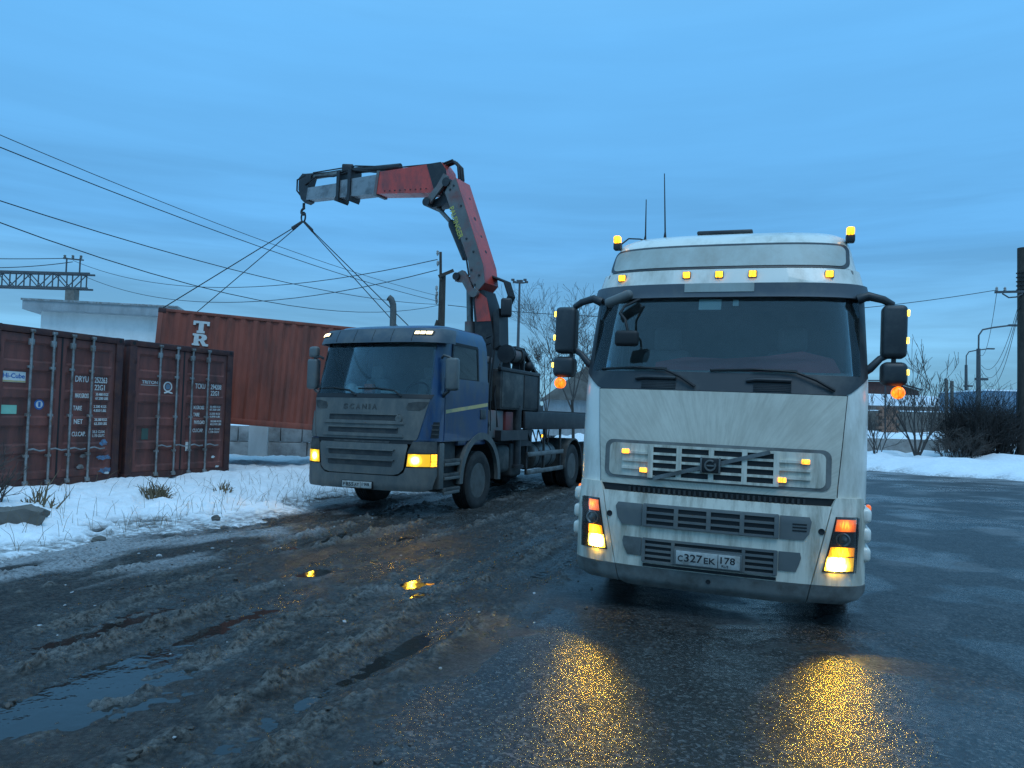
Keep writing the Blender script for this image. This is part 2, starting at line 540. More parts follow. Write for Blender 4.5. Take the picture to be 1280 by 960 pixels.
def pose(x, y, z, yaw, roll=0.0):
    a, r = rad(yaw), rad(roll)
    ex, ey, ez = Vector((math.cos(a), -math.sin(a), 0)), Vector((math.sin(a), math.cos(a), 0)), Vector((0, 0, 1))
    ex2, ez2 = ex * math.cos(r) - ez * math.sin(r), ez * math.cos(r) + ex * math.sin(r)
    return frame((x, y, z), ex2, ey, ez2)


def text(name, s, M, height, mat, parent, width=None, thick=0.002, bold=0.0):
    """letters laid in the x-y plane of M (x along the line, y up), lower left at the origin"""
    cu = bpy.data.curves.new(name, 'FONT')
    cu.body = s
    cu.size = 1.0
    cu.extrude = 0.001
    cu.offset = bold
    cu.resolution_u = 3
    tmp = bpy.data.objects.new(name, cu)
    COL.objects.link(tmp)
    bpy.context.view_layer.update()
    me = bpy.data.meshes.new_from_object(tmp.evaluated_get(bpy.context.evaluated_depsgraph_get()))
    bpy.data.objects.remove(tmp)
    co = np.array([v.co[:] for v in me.vertices])
    lo, hi = co.min(0), co.max(0)
    sy = height / (hi[1] - lo[1])
    sx = width / (hi[0] - lo[0]) if width else sy
    zz = np.where(co[:, 2] > 0, thick, -0.001)
    co = np.stack([(co[:, 0] - lo[0]) * sx, (co[:, 1] - lo[1]) * sy, zz], 1)
    me.vertices.foreach_set('co', np.array([tuple(M @ Vector(p)) for p in co]).ravel())
    me.update()
    me.materials.clear()
    me.materials.append(MATS[mat])
    ob = bpy.data.objects.new(name, me)
    COL.objects.link(ob)
    ob.parent = parent
    return ob


def rr(x0, x1, z0, z1, r, n=5, shear=0.0):
    """rounded rectangle as rows (z, xl, xr)"""
    rows = []
    for i in range(n + 1):
        a = math.pi / 2 * i / n
        rows.append((z0 + r * (1 - math.sin(a)) if False else z0 + r - r * math.cos(a), x0 + r - r * math.sin(a), x1 - r + r * math.sin(a)))
    for i in range(n + 1):
        a = math.pi / 2 * (1 - i / n)
        rows.append((z1 - r + r * math.cos(a), x0 + r - r * math.sin(a), x1 - r + r * math.sin(a)))
    out = []
    for z, a, b in rows:
        if out and abs(z - out[-1][0]) < 1e-5:
            continue
        out.append((z, a, b))
    return out


def dense(rows, dz=0.06):
    out = []
    for (z0, a0, b0), (z1, a1, b1) in zip(rows[:-1], rows[1:]):
        k = max(1, int(math.ceil(abs(z1 - z0) / dz)))
        for i in range(k):
            t = i / k
            out.append((z0 + (z1 - z0) * t, a0 + (a1 - a0) * t, b0 + (b1 - b0) * t))
    out.append(rows[-1])
    return out


def interp(tab, z):
    return float(np.interp(z, [t[0] for t in tab], [t[1] for t in tab]))


class Skin:
    """front of a cab: width and depth by height, rounded towards the corners"""

    def __init__(self, wid, prof, R, n=3.0):
        self.wid, self.prof, self.R, self.n = wid, prof, R, n

    def W(self, z):
        return interp(self.wid, z)

    def y(self, x, z):
        s = min(1.0, abs(x) / self.W(z))
        return interp(self.prof, z) + self.R * (1 - (1 - s ** self.n) ** (1 / self.n))

    def panel(self, rows, off=0.004, thick=0.02, nx=20, dz=0.06, mb=None):
        mb = mb or MB()
        rows = dense(rows, dz)
        A, B = [], []
        for z, xl, xr in rows:
            W = self.W(z)
            t0, t1 = math.asin(max(-1, min(1, xl / W))), math.asin(max(-1, min(1, xr / W)))
            ra, rb = [], []
            for j in range(nx + 1):
                x = W * math.sin(t0 + (t1 - t0) * j / nx)
                # offset along plan normal
                e_ = 0.004
                dy = (self.y(x + e_, z) - self.y(x - e_, z)) / (2 * e_) if abs(x) < W - 0.02 else math.copysign(3.0, x)
                nl = math.hypot(dy, 1)
                nxn, nyn = dy / nl, -1 / nl
                y = self.y(x, z)
                ra.append((x + nxn * off, y + nyn * off, z))
                rb.append((x + nxn * (off - thick), y + nyn * (off - thick), z))
            A.append(ra)
            B.append(rb)
        r, c = len(A), nx + 1
        vts = [p for q in A for p in q] + [p for q in B for p in q]
        o = r * c
        fs = []
        for i in range(r - 1):
            for j in range(nx):
                q = (i * c + j, i * c + j + 1, (i + 1) * c + j + 1, (i + 1) * c + j)
                fs += [q, tuple(o + k for k in reversed(q))]
        for i in range(r - 1):
            for j in (0, nx):
                fs.append((i * c + j, (i + 1) * c + j, o + (i + 1) * c + j, o + i * c + j))
        for j in range(nx):
            for i in (0, r - 1):
                fs.append((i * c + j, i * c + j + 1, o + i * c + j + 1, o + i * c + j))
        mb.add(vts, fs)
        return mb

    def shell(self, zs, yr, fracs, skip):
        """closed cab shell as rings; skip(kind, a, z) drops the faces of openings"""
        mb = MB()
        ts = [math.sin(math.pi / 2 * t) for t in np.linspace(-1, 1, 49)]
        rings = []
        for z in zs:
            W = self.W(z)
            ys = interp(self.prof, z) + self.R
            left = [(-W, ys + (yr - ys) * f, z) for f in reversed(fracs)]
            front = [(W * s, self.y(W * s, z), z) for s in ts]
            right = [(W, ys + (yr - ys) * f, z) for f in fracs]
            rings.append(left + front + right)
        c = len(rings[0])
        nl, nf = len(fracs), len(ts)
        for q in rings:
            mb.v += q
        for i in range(len(zs) - 1):
            zm = (zs[i] + zs[i + 1]) / 2
            for j in range(c):
                k = (j + 1) % c
                if j == c - 1:
                    kind, a = 'rear', 0
                elif nl <= j < nl + nf - 1:
                    kind, a = 'front', (rings[i][j][0] + rings[i][k][0]) / 2
                else:
                    kind = 'side'
                    m = j if j >= nl + nf - 1 else None
                    idx = (j - (nl + nf)) if m is not None else (nl - 2 - j)
                    a = ((fracs[idx] if idx >= 0 else 0) + fracs[min(idx + 1, nl - 1)]) / 2
                if skip(kind, a, zm):
                    continue
                mb.f.append((i * c + j, i * c + k, (i + 1) * c + k, (i + 1) * c + j))
        top = (len(zs) - 1) * c
        mb.f.append(tuple(top + j for j in range(c)))
        return mb


def wheel(parent, c, r, w, side, name='wheel', dual=False):
    """tyre with rim and nuts; side=+1 shows its face towards +x"""
    x, y, z = c
    W = w / 2
    tb = MB()
    prof = [(r * 0.60, -W * 0.86), (r * 0.78, -W), (r * 0.93, -W * 0.97), (r, -W * 0.80)]
    for k in range(5):            # tread ribs
        a = -W * 0.80 + k * W * 0.32
        prof += [(r, a + W * 0.03), (r, a + W * 0.25), (r - 0.014, a + W * 0.26), (r - 0.014, a + W * 0.31)]
    prof += [(r, W * 0.80), (r * 0.93, W * 0.97), (r * 0.78, W), (r * 0.60, W * 0.86)]
    tb.lathe(prof, c, 'x', 40, closed=True)
    t = tb.build(name, 'rubber', parent)
    s = side
    rb = MB()
    rb.lathe([(r * 0.61, s * W * 0.84), (r * 0.575, s * W * 0.86), (r * 0.54, s * W * 0.45), (r * 0.33, s * W * 0.30), (r * 0.30, s * W * 0.55),
              (r * 0.17, s * W * 0.60), (r * 0.15, s * W * 0.80), (0.01, s * W * 0.82)], c, 'x', 32)
    rim = rb.build('rim', 'rim_steel', t)
    nb = MB()
    for k in range(10):
        a = 2 * math.pi * k / 10
        nb.lathe([(0.016, s * W * 0.3), (0.016, s * W * 0.55)], (x, y + r * 0.40 * math.cos(a), z + r * 0.40 * math.sin(a)), 'x', 6)
    nb.build('wheel_nuts', 'rim_steel', t)
    return t


# ------------------------------------------------------------------ ground, snow, water
def perlin(x, y, seed=0):
    xi, yi = np.floor(x).astype(np.int64), np.floor(y).astype(np.int64)
    xf, yf = x - xi, y - yi

    def g(ix, iy):
        h = (ix * 374761393 + iy * 668265263 + seed * 2147483647) & 0xFFFFFFFF
        h = ((h ^ (h >> 13)) * 1274126177) & 0xFFFFFFFF
        h = (h ^ (h >> 16)) & 0xFFFF
        a = h * (2 * math.pi / 65536.0)
        return np.cos(a), np.sin(a)

    u, v = xf * xf * xf * (xf * (xf * 6 - 15) + 10), yf * yf * yf * (yf * (yf * 6 - 15) + 10)
    r = 0
    for dx in (0, 1):
        for dy in (0, 1):
            gx, gy = g(xi + dx, yi + dy)
            d = gx * (xf - dx) + gy * (yf - dy)
            r = r + d * (u if dx else 1 - u) * (v if dy else 1 - v)
    return r * 1.5


def fbm(x, y, seed=0, oct=4, gain=0.5):
    r, a, f = 0, 1.0, 1.0
    for k in range(oct):
        r = r + a * perlin(x * f + 17.3 * k, y * f - 9.1 * k, seed + k)
        a *= gain
        f *= 2.03
    return r


def ss(a, b, x):
    t = np.clip((x - a) / (b - a), 0, 1)
    return t * t * (3 - 2 * t)


CA, SA = math.cos(rad(20)), math.sin(rad(20))


def uv(x, y):
    return x * CA - y * SA, x * SA + y * CA


def far_dist(x, y):
    return (x - 13.67) * 0.772 + (y - 27.87) * 0.636


def snow_z(x, y, fine=True):
    """top of the snow; far below the ground where there is none"""
    u, v = uv(x, y)
    e = -(u + 7.55) + 0.55 * fbm(x * 0.45, y * 0.45, 3, 3) + (0.22 * fbm(x * 2.6, y * 2.6, 5, 3) if fine else 0)
    left = -0.10 + 0.13 * ss(-0.3, 0.3, e) + 0.33 * ss(0.2, 3.2, e) + 0.05 * fbm(x * 0.8, y * 0.8, 8, 3) * ss(0, 1, e)
    left = left + ss(18, 26, y) * 0.06 * np.maximum(0, e - 5) * 0.2
    d = far_dist(x, y) + 0.8 * fbm(x * 0.35, y * 0.35, 11, 3)
    right = -0.35 + 0.40 * ss(-0.4, 0.4, d) + 0.62 * ss(0.1, 2.4, d) * (0.75 + 0.5 * fbm(x * 0.55 + 3.1, y * 0.55, 13, 3)) \
        + 0.028 * np.clip(d - 3, 0, 45)
    z = np.maximum(left, right)
    if fine:
        z = z + 0.034 * fbm(x * 3.1, y * 3.1, 21, 4) * ss(0.0, 0.8, np.maximum(e, d)) + 0.010 * fbm(x * 11, y * 11, 23, 2)
        foot = np.maximum(0, perlin(x * 2.3, y * 2.3, 31) - 0.22)
        z = z - 0.20 * foot * ss(0.1, 0.8, e)
    return z


def base_z(x, y):
    return float(snow_z(np.array([float(x)]), np.array([float(y)]), False)[0])


def ground_z(x, y):
    u, v = uv(x, y)
    wob = 0.25 * perlin(v * 0.16, u * 0.1, 41) + 0.08 * perlin(v * 0.7, u * 0.3, 42)
    mud = 1 - ss(-2.5, -1.5, u + 0.5 * fbm(x * 0.5, y * 0.5, 44, 3))
    mud = mud * (1 - ss(22, 32, y))
    z = 0.02 * fbm(x * 0.3, y * 0.3, 45, 2)
    ruts = 0
    for u0, dep, wd, sd in ((-6.75, 0.05, 0.20, 1), (-5.75, 0.055, 0.17, 2), (-4.95, 0.05, 0.22, 3), (-4.15, 0.036, 0.24, 4), (-3.25, 0.042, 0.16, 5), (-2.55, 0.055, 0.17, 6), (-1.95, 0.03, 0.13, 7)):
        q = u - u0 - wob - 0.12 * perlin(v * 0.5, u * 0, 50 + sd)
        m = np.clip(0.40 + 1.3 * perlin(v * 0.33, u * 0 + sd * 3.7, 60 + sd) + 0.5 * perlin(v * 1.3, u * 0.8 + sd * 1.7, 65 + sd), 0.0, 1.3)
        ruts = ruts - dep * m * np.exp(-(q / wd) ** 2)
        bm_ = np.exp(-((np.abs(q) - wd * 1.75) / (wd * 0.5)) ** 2)
        ruts = ruts + dep * 0.75 * m * bm_ * (0.55 + 0.9 * fbm(x * 3.5, y * 3.5, 70 + sd, 3))
    # wheel tracks: fine parallel ridges, a second set crossing at a slant, tread bars pressed into the ruts
    w2 = 0.35 * perlin(x * 0.35, y * 0.35, 79)
    tr1 = 1 - 2.2 * np.abs(perlin(u * 3.6 + wob * 3.0 + w2, v * 0.16, 81))
    ub, vb = u * math.cos(0.16) + v * math.sin(0.16), -u * math.sin(0.16) + v * math.cos(0.16)
    tr2 = 1 - 2.2 * np.abs(perlin(ub * 7.5 + w2 * 2, vb * 0.22, 82))
    near = 1 - ss(9, 24, y)
    patch = ss(-0.30, 0.30, fbm(x * 0.6, y * 0.6, 87, 3))
    sel = ss(-0.1, 0.35, perlin(x * 0.9, y * 0.9, 88))
    tread = np.sin(2 * math.pi * (v * 7.5 + 1.6 * np.abs(((u * 1.35 + wob) % 1.0) - 0.5))) * sel
    lumps = fbm(x * 5.0, y * 5.0, 83, 4, 0.6)
    clod = np.maximum(0, fbm(x * 8.0, y * 8.0, 85, 3) - 0.05) * ss(0.004, 0.03, ruts + 0.012 * patch)
    fine = fbm(x * 17.0, y * 17.0, 89, 3, 0.6)
    z = z + mud * (0.95 * ruts + 0.013 * tr1 * (0.35 + 0.8 * patch) + 0.006 * tr2 * (1.2 - patch) + 0.0045 * tread * near
                   + 0.013 * lumps * (0.35 + 0.9 * patch) + 0.075 * clod * (0.4 + 0.6 * near) + 0.0065 * fine * (0.35 + patch) * near)
    asph = 1 - mud
    z = z + asph * (0.012 * fbm(x * 0.9, y * 0.9, 91, 3) + 0.0035 * fbm(x * 7, y * 7, 93, 3) + 0.02 * np.maximum(0, fbm(x * 1.6, y * 1.6, 95, 2) - 0.45) * ss(7, 12, y))
    # hollows where meltwater has gathered
    for px_, py_, ra, rb_, dp in ((-2.35, 4.45, 0.75, 0.30, 0.050), (-1.95, 5.3, 0.50, 0.16, 0.045), (-2.05, 8.05, 0.30, 0.15, 0.075), (-0.96, 7.65, 0.34, 0.16, 0.075), (-0.80, 7.15, 0.20, 0.10, 0.06), (-3.2, 6.2, 0.6, 0.18, 0.04)):
        du_, dv_ = (x - px_) * CA - (y - py_) * SA, (x - px_) * SA + (y - py_) * CA
        z = z - dp * np.exp(-(du_ / rb_) ** 2 - (dv_ / ra) ** 2)
    # a shallow dip in front of the white truck where water stands
    z = z - 0.020 * np.exp(-((x - 0.35) / 0.8) ** 2 - ((y - 5.0) / 1.5) ** 2)
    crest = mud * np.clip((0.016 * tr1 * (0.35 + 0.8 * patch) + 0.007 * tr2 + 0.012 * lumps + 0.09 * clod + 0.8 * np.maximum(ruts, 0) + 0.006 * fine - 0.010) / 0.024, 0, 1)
    return z, mud, crest


def axis(lo_dense, hi_dense, step, lo, hi, growth):
    a = [lo_dense]
    while a[-1] < hi_dense:
        a.append(a[-1] + (step(a[-1]) if callable(step) else step))
    s = a[-1] - a[-2]
    while a[-1] < hi:
        s *= growth
        a.append(a[-1] + s)
    b = []
    s, p = a[1] - a[0], a[0]
    while p > lo:
        s *= growth
        p -= s
        b.append(p)
    return np.array(b[::-1] + a)


gx = axis(-7.2, 4.6, 0.023, -900, 900, 1.065)
gy = axis(2.6, 60.0, lambda y: 0.018 if y < 6 else 0.018 * (y / 6.0) ** 1.5, -120, 1500, 1.12)
XX, YY = np.meshgrid(gx, gy)
GZ, MUDM, CREST = ground_z(XX, YY)
SZ = snow_z(XX, YY)
NX, NY = len(gx), len(gy)


def sheet(name, Z, keep, mat, attrs):
    """height field as one mesh; only the cells in keep"""
    idx = np.arange(NX * NY).reshape(NY, NX)
    q = np.stack([idx[:-1, :-1], idx[:-1, 1:], idx[1:, 1:], idx[1:, :-1]], -1)[keep]
    used = np.zeros(NX * NY, bool)
    used[q.ravel()] = True
    remap = np.cumsum(used) - 1
    co = np.stack([XX, YY, Z], -1).reshape(-1, 3)[used]
    q = remap[q]
    me = bpy.data.meshes.new(name)
    me.vertices.add(len(co))
    me.vertices.foreach_set('co', co.astype(np.float32).ravel())
    me.loops.add(q.size)
    me.loops.foreach_set('vertex_index', q.astype(np.int32).ravel())
    me.polygons.add(len(q))
    me.polygons.foreach_set('loop_start', (np.arange(len(q)) * 4).astype(np.int32))
    me.polygons.foreach_set('loop_total', np.full(len(q), 4, np.int32))
    me.polygons.foreach_set('use_smooth', np.ones(len(q), bool))
    for k, a in attrs.items():
        at_ = me.attributes.new(k, 'FLOAT', 'POINT')
        at_.data.foreach_set('value', a.ravel()[used].astype(np.float32))
    me.update(calc_edges=True)
    me.materials.append(mat)
    ob = bpy.data.objects.new(name, me)
    COL.objects.link(ob)
    tag(ob, kind='structure')
    return ob


def nmat(name):
    m = bpy.data.materials.new(name)
    m.use_nodes = True
    MATS[name] = m
    nt = m.node_tree

    def N(kind, **kw):
        n = nt.nodes.new(kind)
        for k, v in kw.items():
            if k in n.inputs:
                n.inputs[k].default_value = v
            else:
                setattr(n, k, v)
        return n
    return m, nt, nt.nodes['Principled BSDF'], N, nt.links.new


def rng(N, L, src, a, b, c, d):
    r = N('ShaderNodeMapRange')
    for k, v in zip(('From Min', 'From Max', 'To Min', 'To Max'), (a, b, c, d)):
        r.inputs[k].default_value = v
    L(src, r.inputs['Value'])
    return r.outputs[0]


# wet asphalt and churned mud share one sheet
gm, nt, B, N, L = nmat('wet_ground')
tcn = N('ShaderNodeTexCoord').outputs['Object']
at_m = N('ShaderNodeAttribute', attribute_name='mud').outputs['Fac']
at_s = N('ShaderNodeAttribute', attribute_name='slush').outputs['Fac']
n_big = N('ShaderNodeTexNoise', Scale=0.55, Detail=6.0)
n_mid = N('ShaderNodeTexNoise', Scale=4.0, Detail=8.0, Roughness=0.65)
n_fine = N('ShaderNodeTexNoise', Scale=26.0, Detail=6.0, Roughness=0.7)
n_grit = N('ShaderNodeTexNoise', Scale=75.0, Detail=3.0, Roughness=0.6)
v_grit = N('ShaderNodeTexVoronoi', Scale=58.0)
for n in (n_big, n_mid, n_fine, n_grit, v_grit):
    L(tcn, n.inputs['Vector'])


def mix(fac, a, b):
    m = N('ShaderNodeMix', data_type='RGBA')
    for s, v in ((0, fac), (6, a), (7, b)):
        if hasattr(v, 'links'):
            L(v, m.inputs[s])
        else:
            m.inputs[s].default_value = v if s == 0 else (*v, 1)
    return m.outputs[2]


def fmix(fac, a, b):
    m = N('ShaderNodeMix', data_type='FLOAT')
    for s, v in ((0, fac), (2, a), (3, b)):
        if hasattr(v, 'links'):
            L(v, m.inputs[s])
        else:
            m.inputs[s].default_value = v
    return m.outputs[0]


c_as = mix(rng(N, L, n_mid.outputs['Fac'], .3, .7, 0, 1), (0.016, 0.0145, 0.013), (0.038, 0.035, 0.031))
sepc = N('ShaderNodeSeparateColor')
L(v_grit.outputs['Color'], sepc.inputs[0])
c_as = mix(rng(N, L, sepc.outputs[0], .55, 1.0, 0, 0.9), c_as, (0.10, 0.098, 0.094))
c_as = mix(rng(N, L, sepc.outputs[1], .5, .95, 0, 0.85), c_as, (0.006, 0.006, 0.007))
c_mu = mix(rng(N, L, n_mid.outputs['Fac'], .3, .7, 0, 1), (0.023, 0.021, 0.0185), (0.062, 0.056, 0.049))
c_mu = mix(rng(N, L, n_fine.outputs['Fac'], .35, .7, 0, 0.6), c_mu, (0.085, 0.079, 0.071))
v_mud = N('ShaderNodeTexVoronoi', Scale=30.0)
L(tcn, v_mud.inputs['Vector'])
c_mu = mix(rng(N, L, v_mud.outputs['Distance'], .25, .75, 0, 0.75), c_mu, (0.008, 0.0075, 0.007))
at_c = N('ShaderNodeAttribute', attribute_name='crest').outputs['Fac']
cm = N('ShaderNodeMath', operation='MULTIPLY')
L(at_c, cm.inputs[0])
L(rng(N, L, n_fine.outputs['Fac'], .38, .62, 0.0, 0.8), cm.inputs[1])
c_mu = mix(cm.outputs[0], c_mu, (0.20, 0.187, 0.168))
col = mix(at_m, c_as, c_mu)
sl = N('ShaderNodeMath', operation='MULTIPLY')
L(at_s, sl.inputs[0])
L(rng(N, L, n_fine.outputs['Fac'], .32, .58, 0.15, 1), sl.inputs[1])
col = mix(sl.outputs[0], col, (0.34, 0.345, 0.35))
L(col, B.inputs['Base Color'])
# standing film of water: smooth in broad patches
film = N('ShaderNodeAttribute', attribute_name='film').outputs['Fac']
r_as = fmix(film, 0.40, 0.15)
at_w = N('ShaderNodeAttribute', attribute_name='wet').outputs['Fac']
r_mu = fmix(at_w, fmix(rng(N, L, n_mid.outputs['Fac'], .38, .6, 0, 1), 0.30, 0.60), 0.13)
L(fmix(sl.outputs[0], fmix(at_m, r_as, r_mu), 0.6), B.inputs['Roughness'])
L(fmix(at_m, fmix(film, 0.24, 0.5), fmix(at_w, 0.22, 0.5)), B.inputs['Specular IOR Level'])
h1 = N('ShaderNodeMath', operation='MULTIPLY')
L(v_grit.outputs['Distance'], h1.inputs[0])
L(fmix(film, 1.0, 0.5), h1.inputs[1])
h2 = N('ShaderNodeMath', operation='ADD')
L(h1.outputs[0], h2.inputs[0])
L(n_grit.outputs['Fac'], h2.inputs[1])
bmp = N('ShaderNodeBump', Strength=1.0, Distance=0.0045)
L(h2.outputs[0], bmp.inputs['Height'])
bmp2 = N('ShaderNodeBump', Strength=1.0, Distance=0.035)
L(n_fine.outputs['Fac'], bmp2.inputs['Height'])
bmp3 = N('ShaderNodeBump', Strength=1.0, Distance=0.004)
n_wav = N('ShaderNodeTexNoise', Scale=24.0, Detail=6.0, Roughness=0.65)
L(tcn, n_wav.inputs['Vector'])
L(n_wav.outputs['Fac'], bmp3.inputs['Height'])
L(bmp3.outputs[0], bmp.inputs['Normal'])
nb_ = N('ShaderNodeMix', data_type='VECTOR')
L(at_m, nb_.inputs[0])
L(bmp.outputs[0], nb_.inputs[4])
L(bmp2.outputs[0], nb_.inputs[5])
L(nb_.outputs[1], B.inputs['Normal'])

Ug, Vg = uv(XX, YY)
edge = ss(-4.2, -7.6, Ug) if False else ss(4.4, 7.7, -Ug)
SL = np.clip(1.6 * fbm(Ug * 1.6, Vg * 0.55, 101, 4) + 1.15 * edge ** 1.5 - 0.42 + 9.0 * (GZ - 0.03), 0, 1) * np.clip(MUDM * 1.2, 0, 1) * (0.25 + 0.85 * edge)
SL = np.maximum(SL, ss(0.35, 0.6, fbm(XX * 0.8, YY * 0.8, 103, 3)) * 0.35 * ss(3, 8, YY) * (1 - MUDM) * ss(6, 12, XX - 0.2 * YY + 6))
SL = np.maximum(SL, ss(-2.2, -0.1, far_dist(XX, YY)) * np.clip(0.3 + fbm(XX, YY * 1.2, 105, 3), 0, 1))
cells = np.ones((NY - 1, NX - 1), bool)
WET = ss(0.012, -0.018, GZ) if False else 1 - ss(-0.022, 0.006, GZ + 0.012 * fbm(XX * 1.2, YY * 1.2, 107, 2))
FILM = np.clip(ss(0.02, 0.30, fbm(XX * 0.55, YY * 0.55, 109, 3)) * 0.8 + ss(-0.15, 0.25, np.exp(-((XX - 1.1) / 1.9) ** 2 - ((YY - 4.4) / 1.7) ** 2) - 0.45 + 0.3 * fbm(XX * 1.1, YY * 1.1, 111, 3)), 0, 1)
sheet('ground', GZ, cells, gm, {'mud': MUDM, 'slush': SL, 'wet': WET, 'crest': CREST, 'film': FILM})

# snow
smt, nt, B, N, L = nmat('snow')
tcn = N('ShaderNodeTexCoord').outputs['Object']
n1 = N('ShaderNodeTexNoise', Scale=1.3, Detail=8.0, Roughness=0.6)
n2 = N('ShaderNodeTexNoise', Scale=9.0, Detail=8.0, Roughness=0.7)
n3 = N('ShaderNodeTexNoise', Scale=45.0, Detail=4.0)
for n in (n1, n2, n3):
    L(tcn, n.inputs['Vector'])
at_d = N('ShaderNodeAttribute', attribute_name='dirt').outputs['Fac']
c = mix(rng(N, L, n1.outputs['Fac'], .3, .75, 0, 1), (0.88, 0.90, 0.92), (0.76, 0.79, 0.82))
c = mix(rng(N, L, n2.outputs['Fac'], .62, .76, 0, 0.5), c, (0.42, 0.40, 0.37))
dm = N('ShaderNodeMath', operation='MULTIPLY')
L(at_d, dm.inputs[0])
L(rng(N, L, n2.outputs['Fac'], .34, .56, 0, 1), dm.inputs[1])
c = mix(dm.outputs[0], c, (0.10, 0.088, 0.075))
L(c, B.inputs['Base Color'])
B.inputs['Roughness'].default_value = 0.75
B.inputs['Specular IOR Level'].default_value = 0.3
bb = N('ShaderNodeBump', Strength=0.8, Distance=0.02)
hs = N('ShaderNodeMath', operation='ADD')
L(n3.outputs['Fac'], hs.inputs[0])
L(n2.outputs['Fac'], hs.inputs[1])
L(hs.outputs[0], bb.inputs['Height'])
L(bb.outputs[0], B.inputs['Normal'])
over = SZ - GZ
DIRT = (1 - ss(0.0, 0.09, over)) * 0.85 + 0.06
c4 = np.maximum(np.maximum(over[:-1, :-1], over[1:, :-1]), np.maximum(over[:-1, 1:], over[1:, 1:]))
sheet('snow_cover', SZ, c4 > -0.02, smt, {'dirt': DIRT})

# meltwater standing in the ruts: one level sheet that the mud rises through
wm_, nt, B, N, L = nmat('meltwater')
B.inputs['Base Color'].default_value = (0.018, 0.017, 0.015, 1)
B.inputs['Roughness'].default_value = 0.04
B.inputs['IOR'].default_value = 1.33
nw = N('ShaderNodeTexNoise', Scale=7.0, Detail=3.0)
L(N('ShaderNodeTexCoord').outputs['Object'], nw.inputs['Vector'])
bw = N('ShaderNodeBump', Strength=0.5, Distance=0.006)
L(nw.outputs['Fac'], bw.inputs['Height'])
L(bw.outputs[0], B.inputs['Normal'])


def puddle(name, u0, u1, v0, v1, z):
    mb = MB()
    pts = [(u0, v0), (u1, v0), (u1, v1), (u0, v1)]
    mb.add([(a * CA + b * SA, -a * SA + b * CA, z) for a, b in pts], [(0, 1, 2, 3)])
    o = mb.build(name, 'meltwater', smooth=0)
    return tag(o, kind='structure')


puddle('water', -6.9, -2.2, 1.5, 9.5, -0.040)


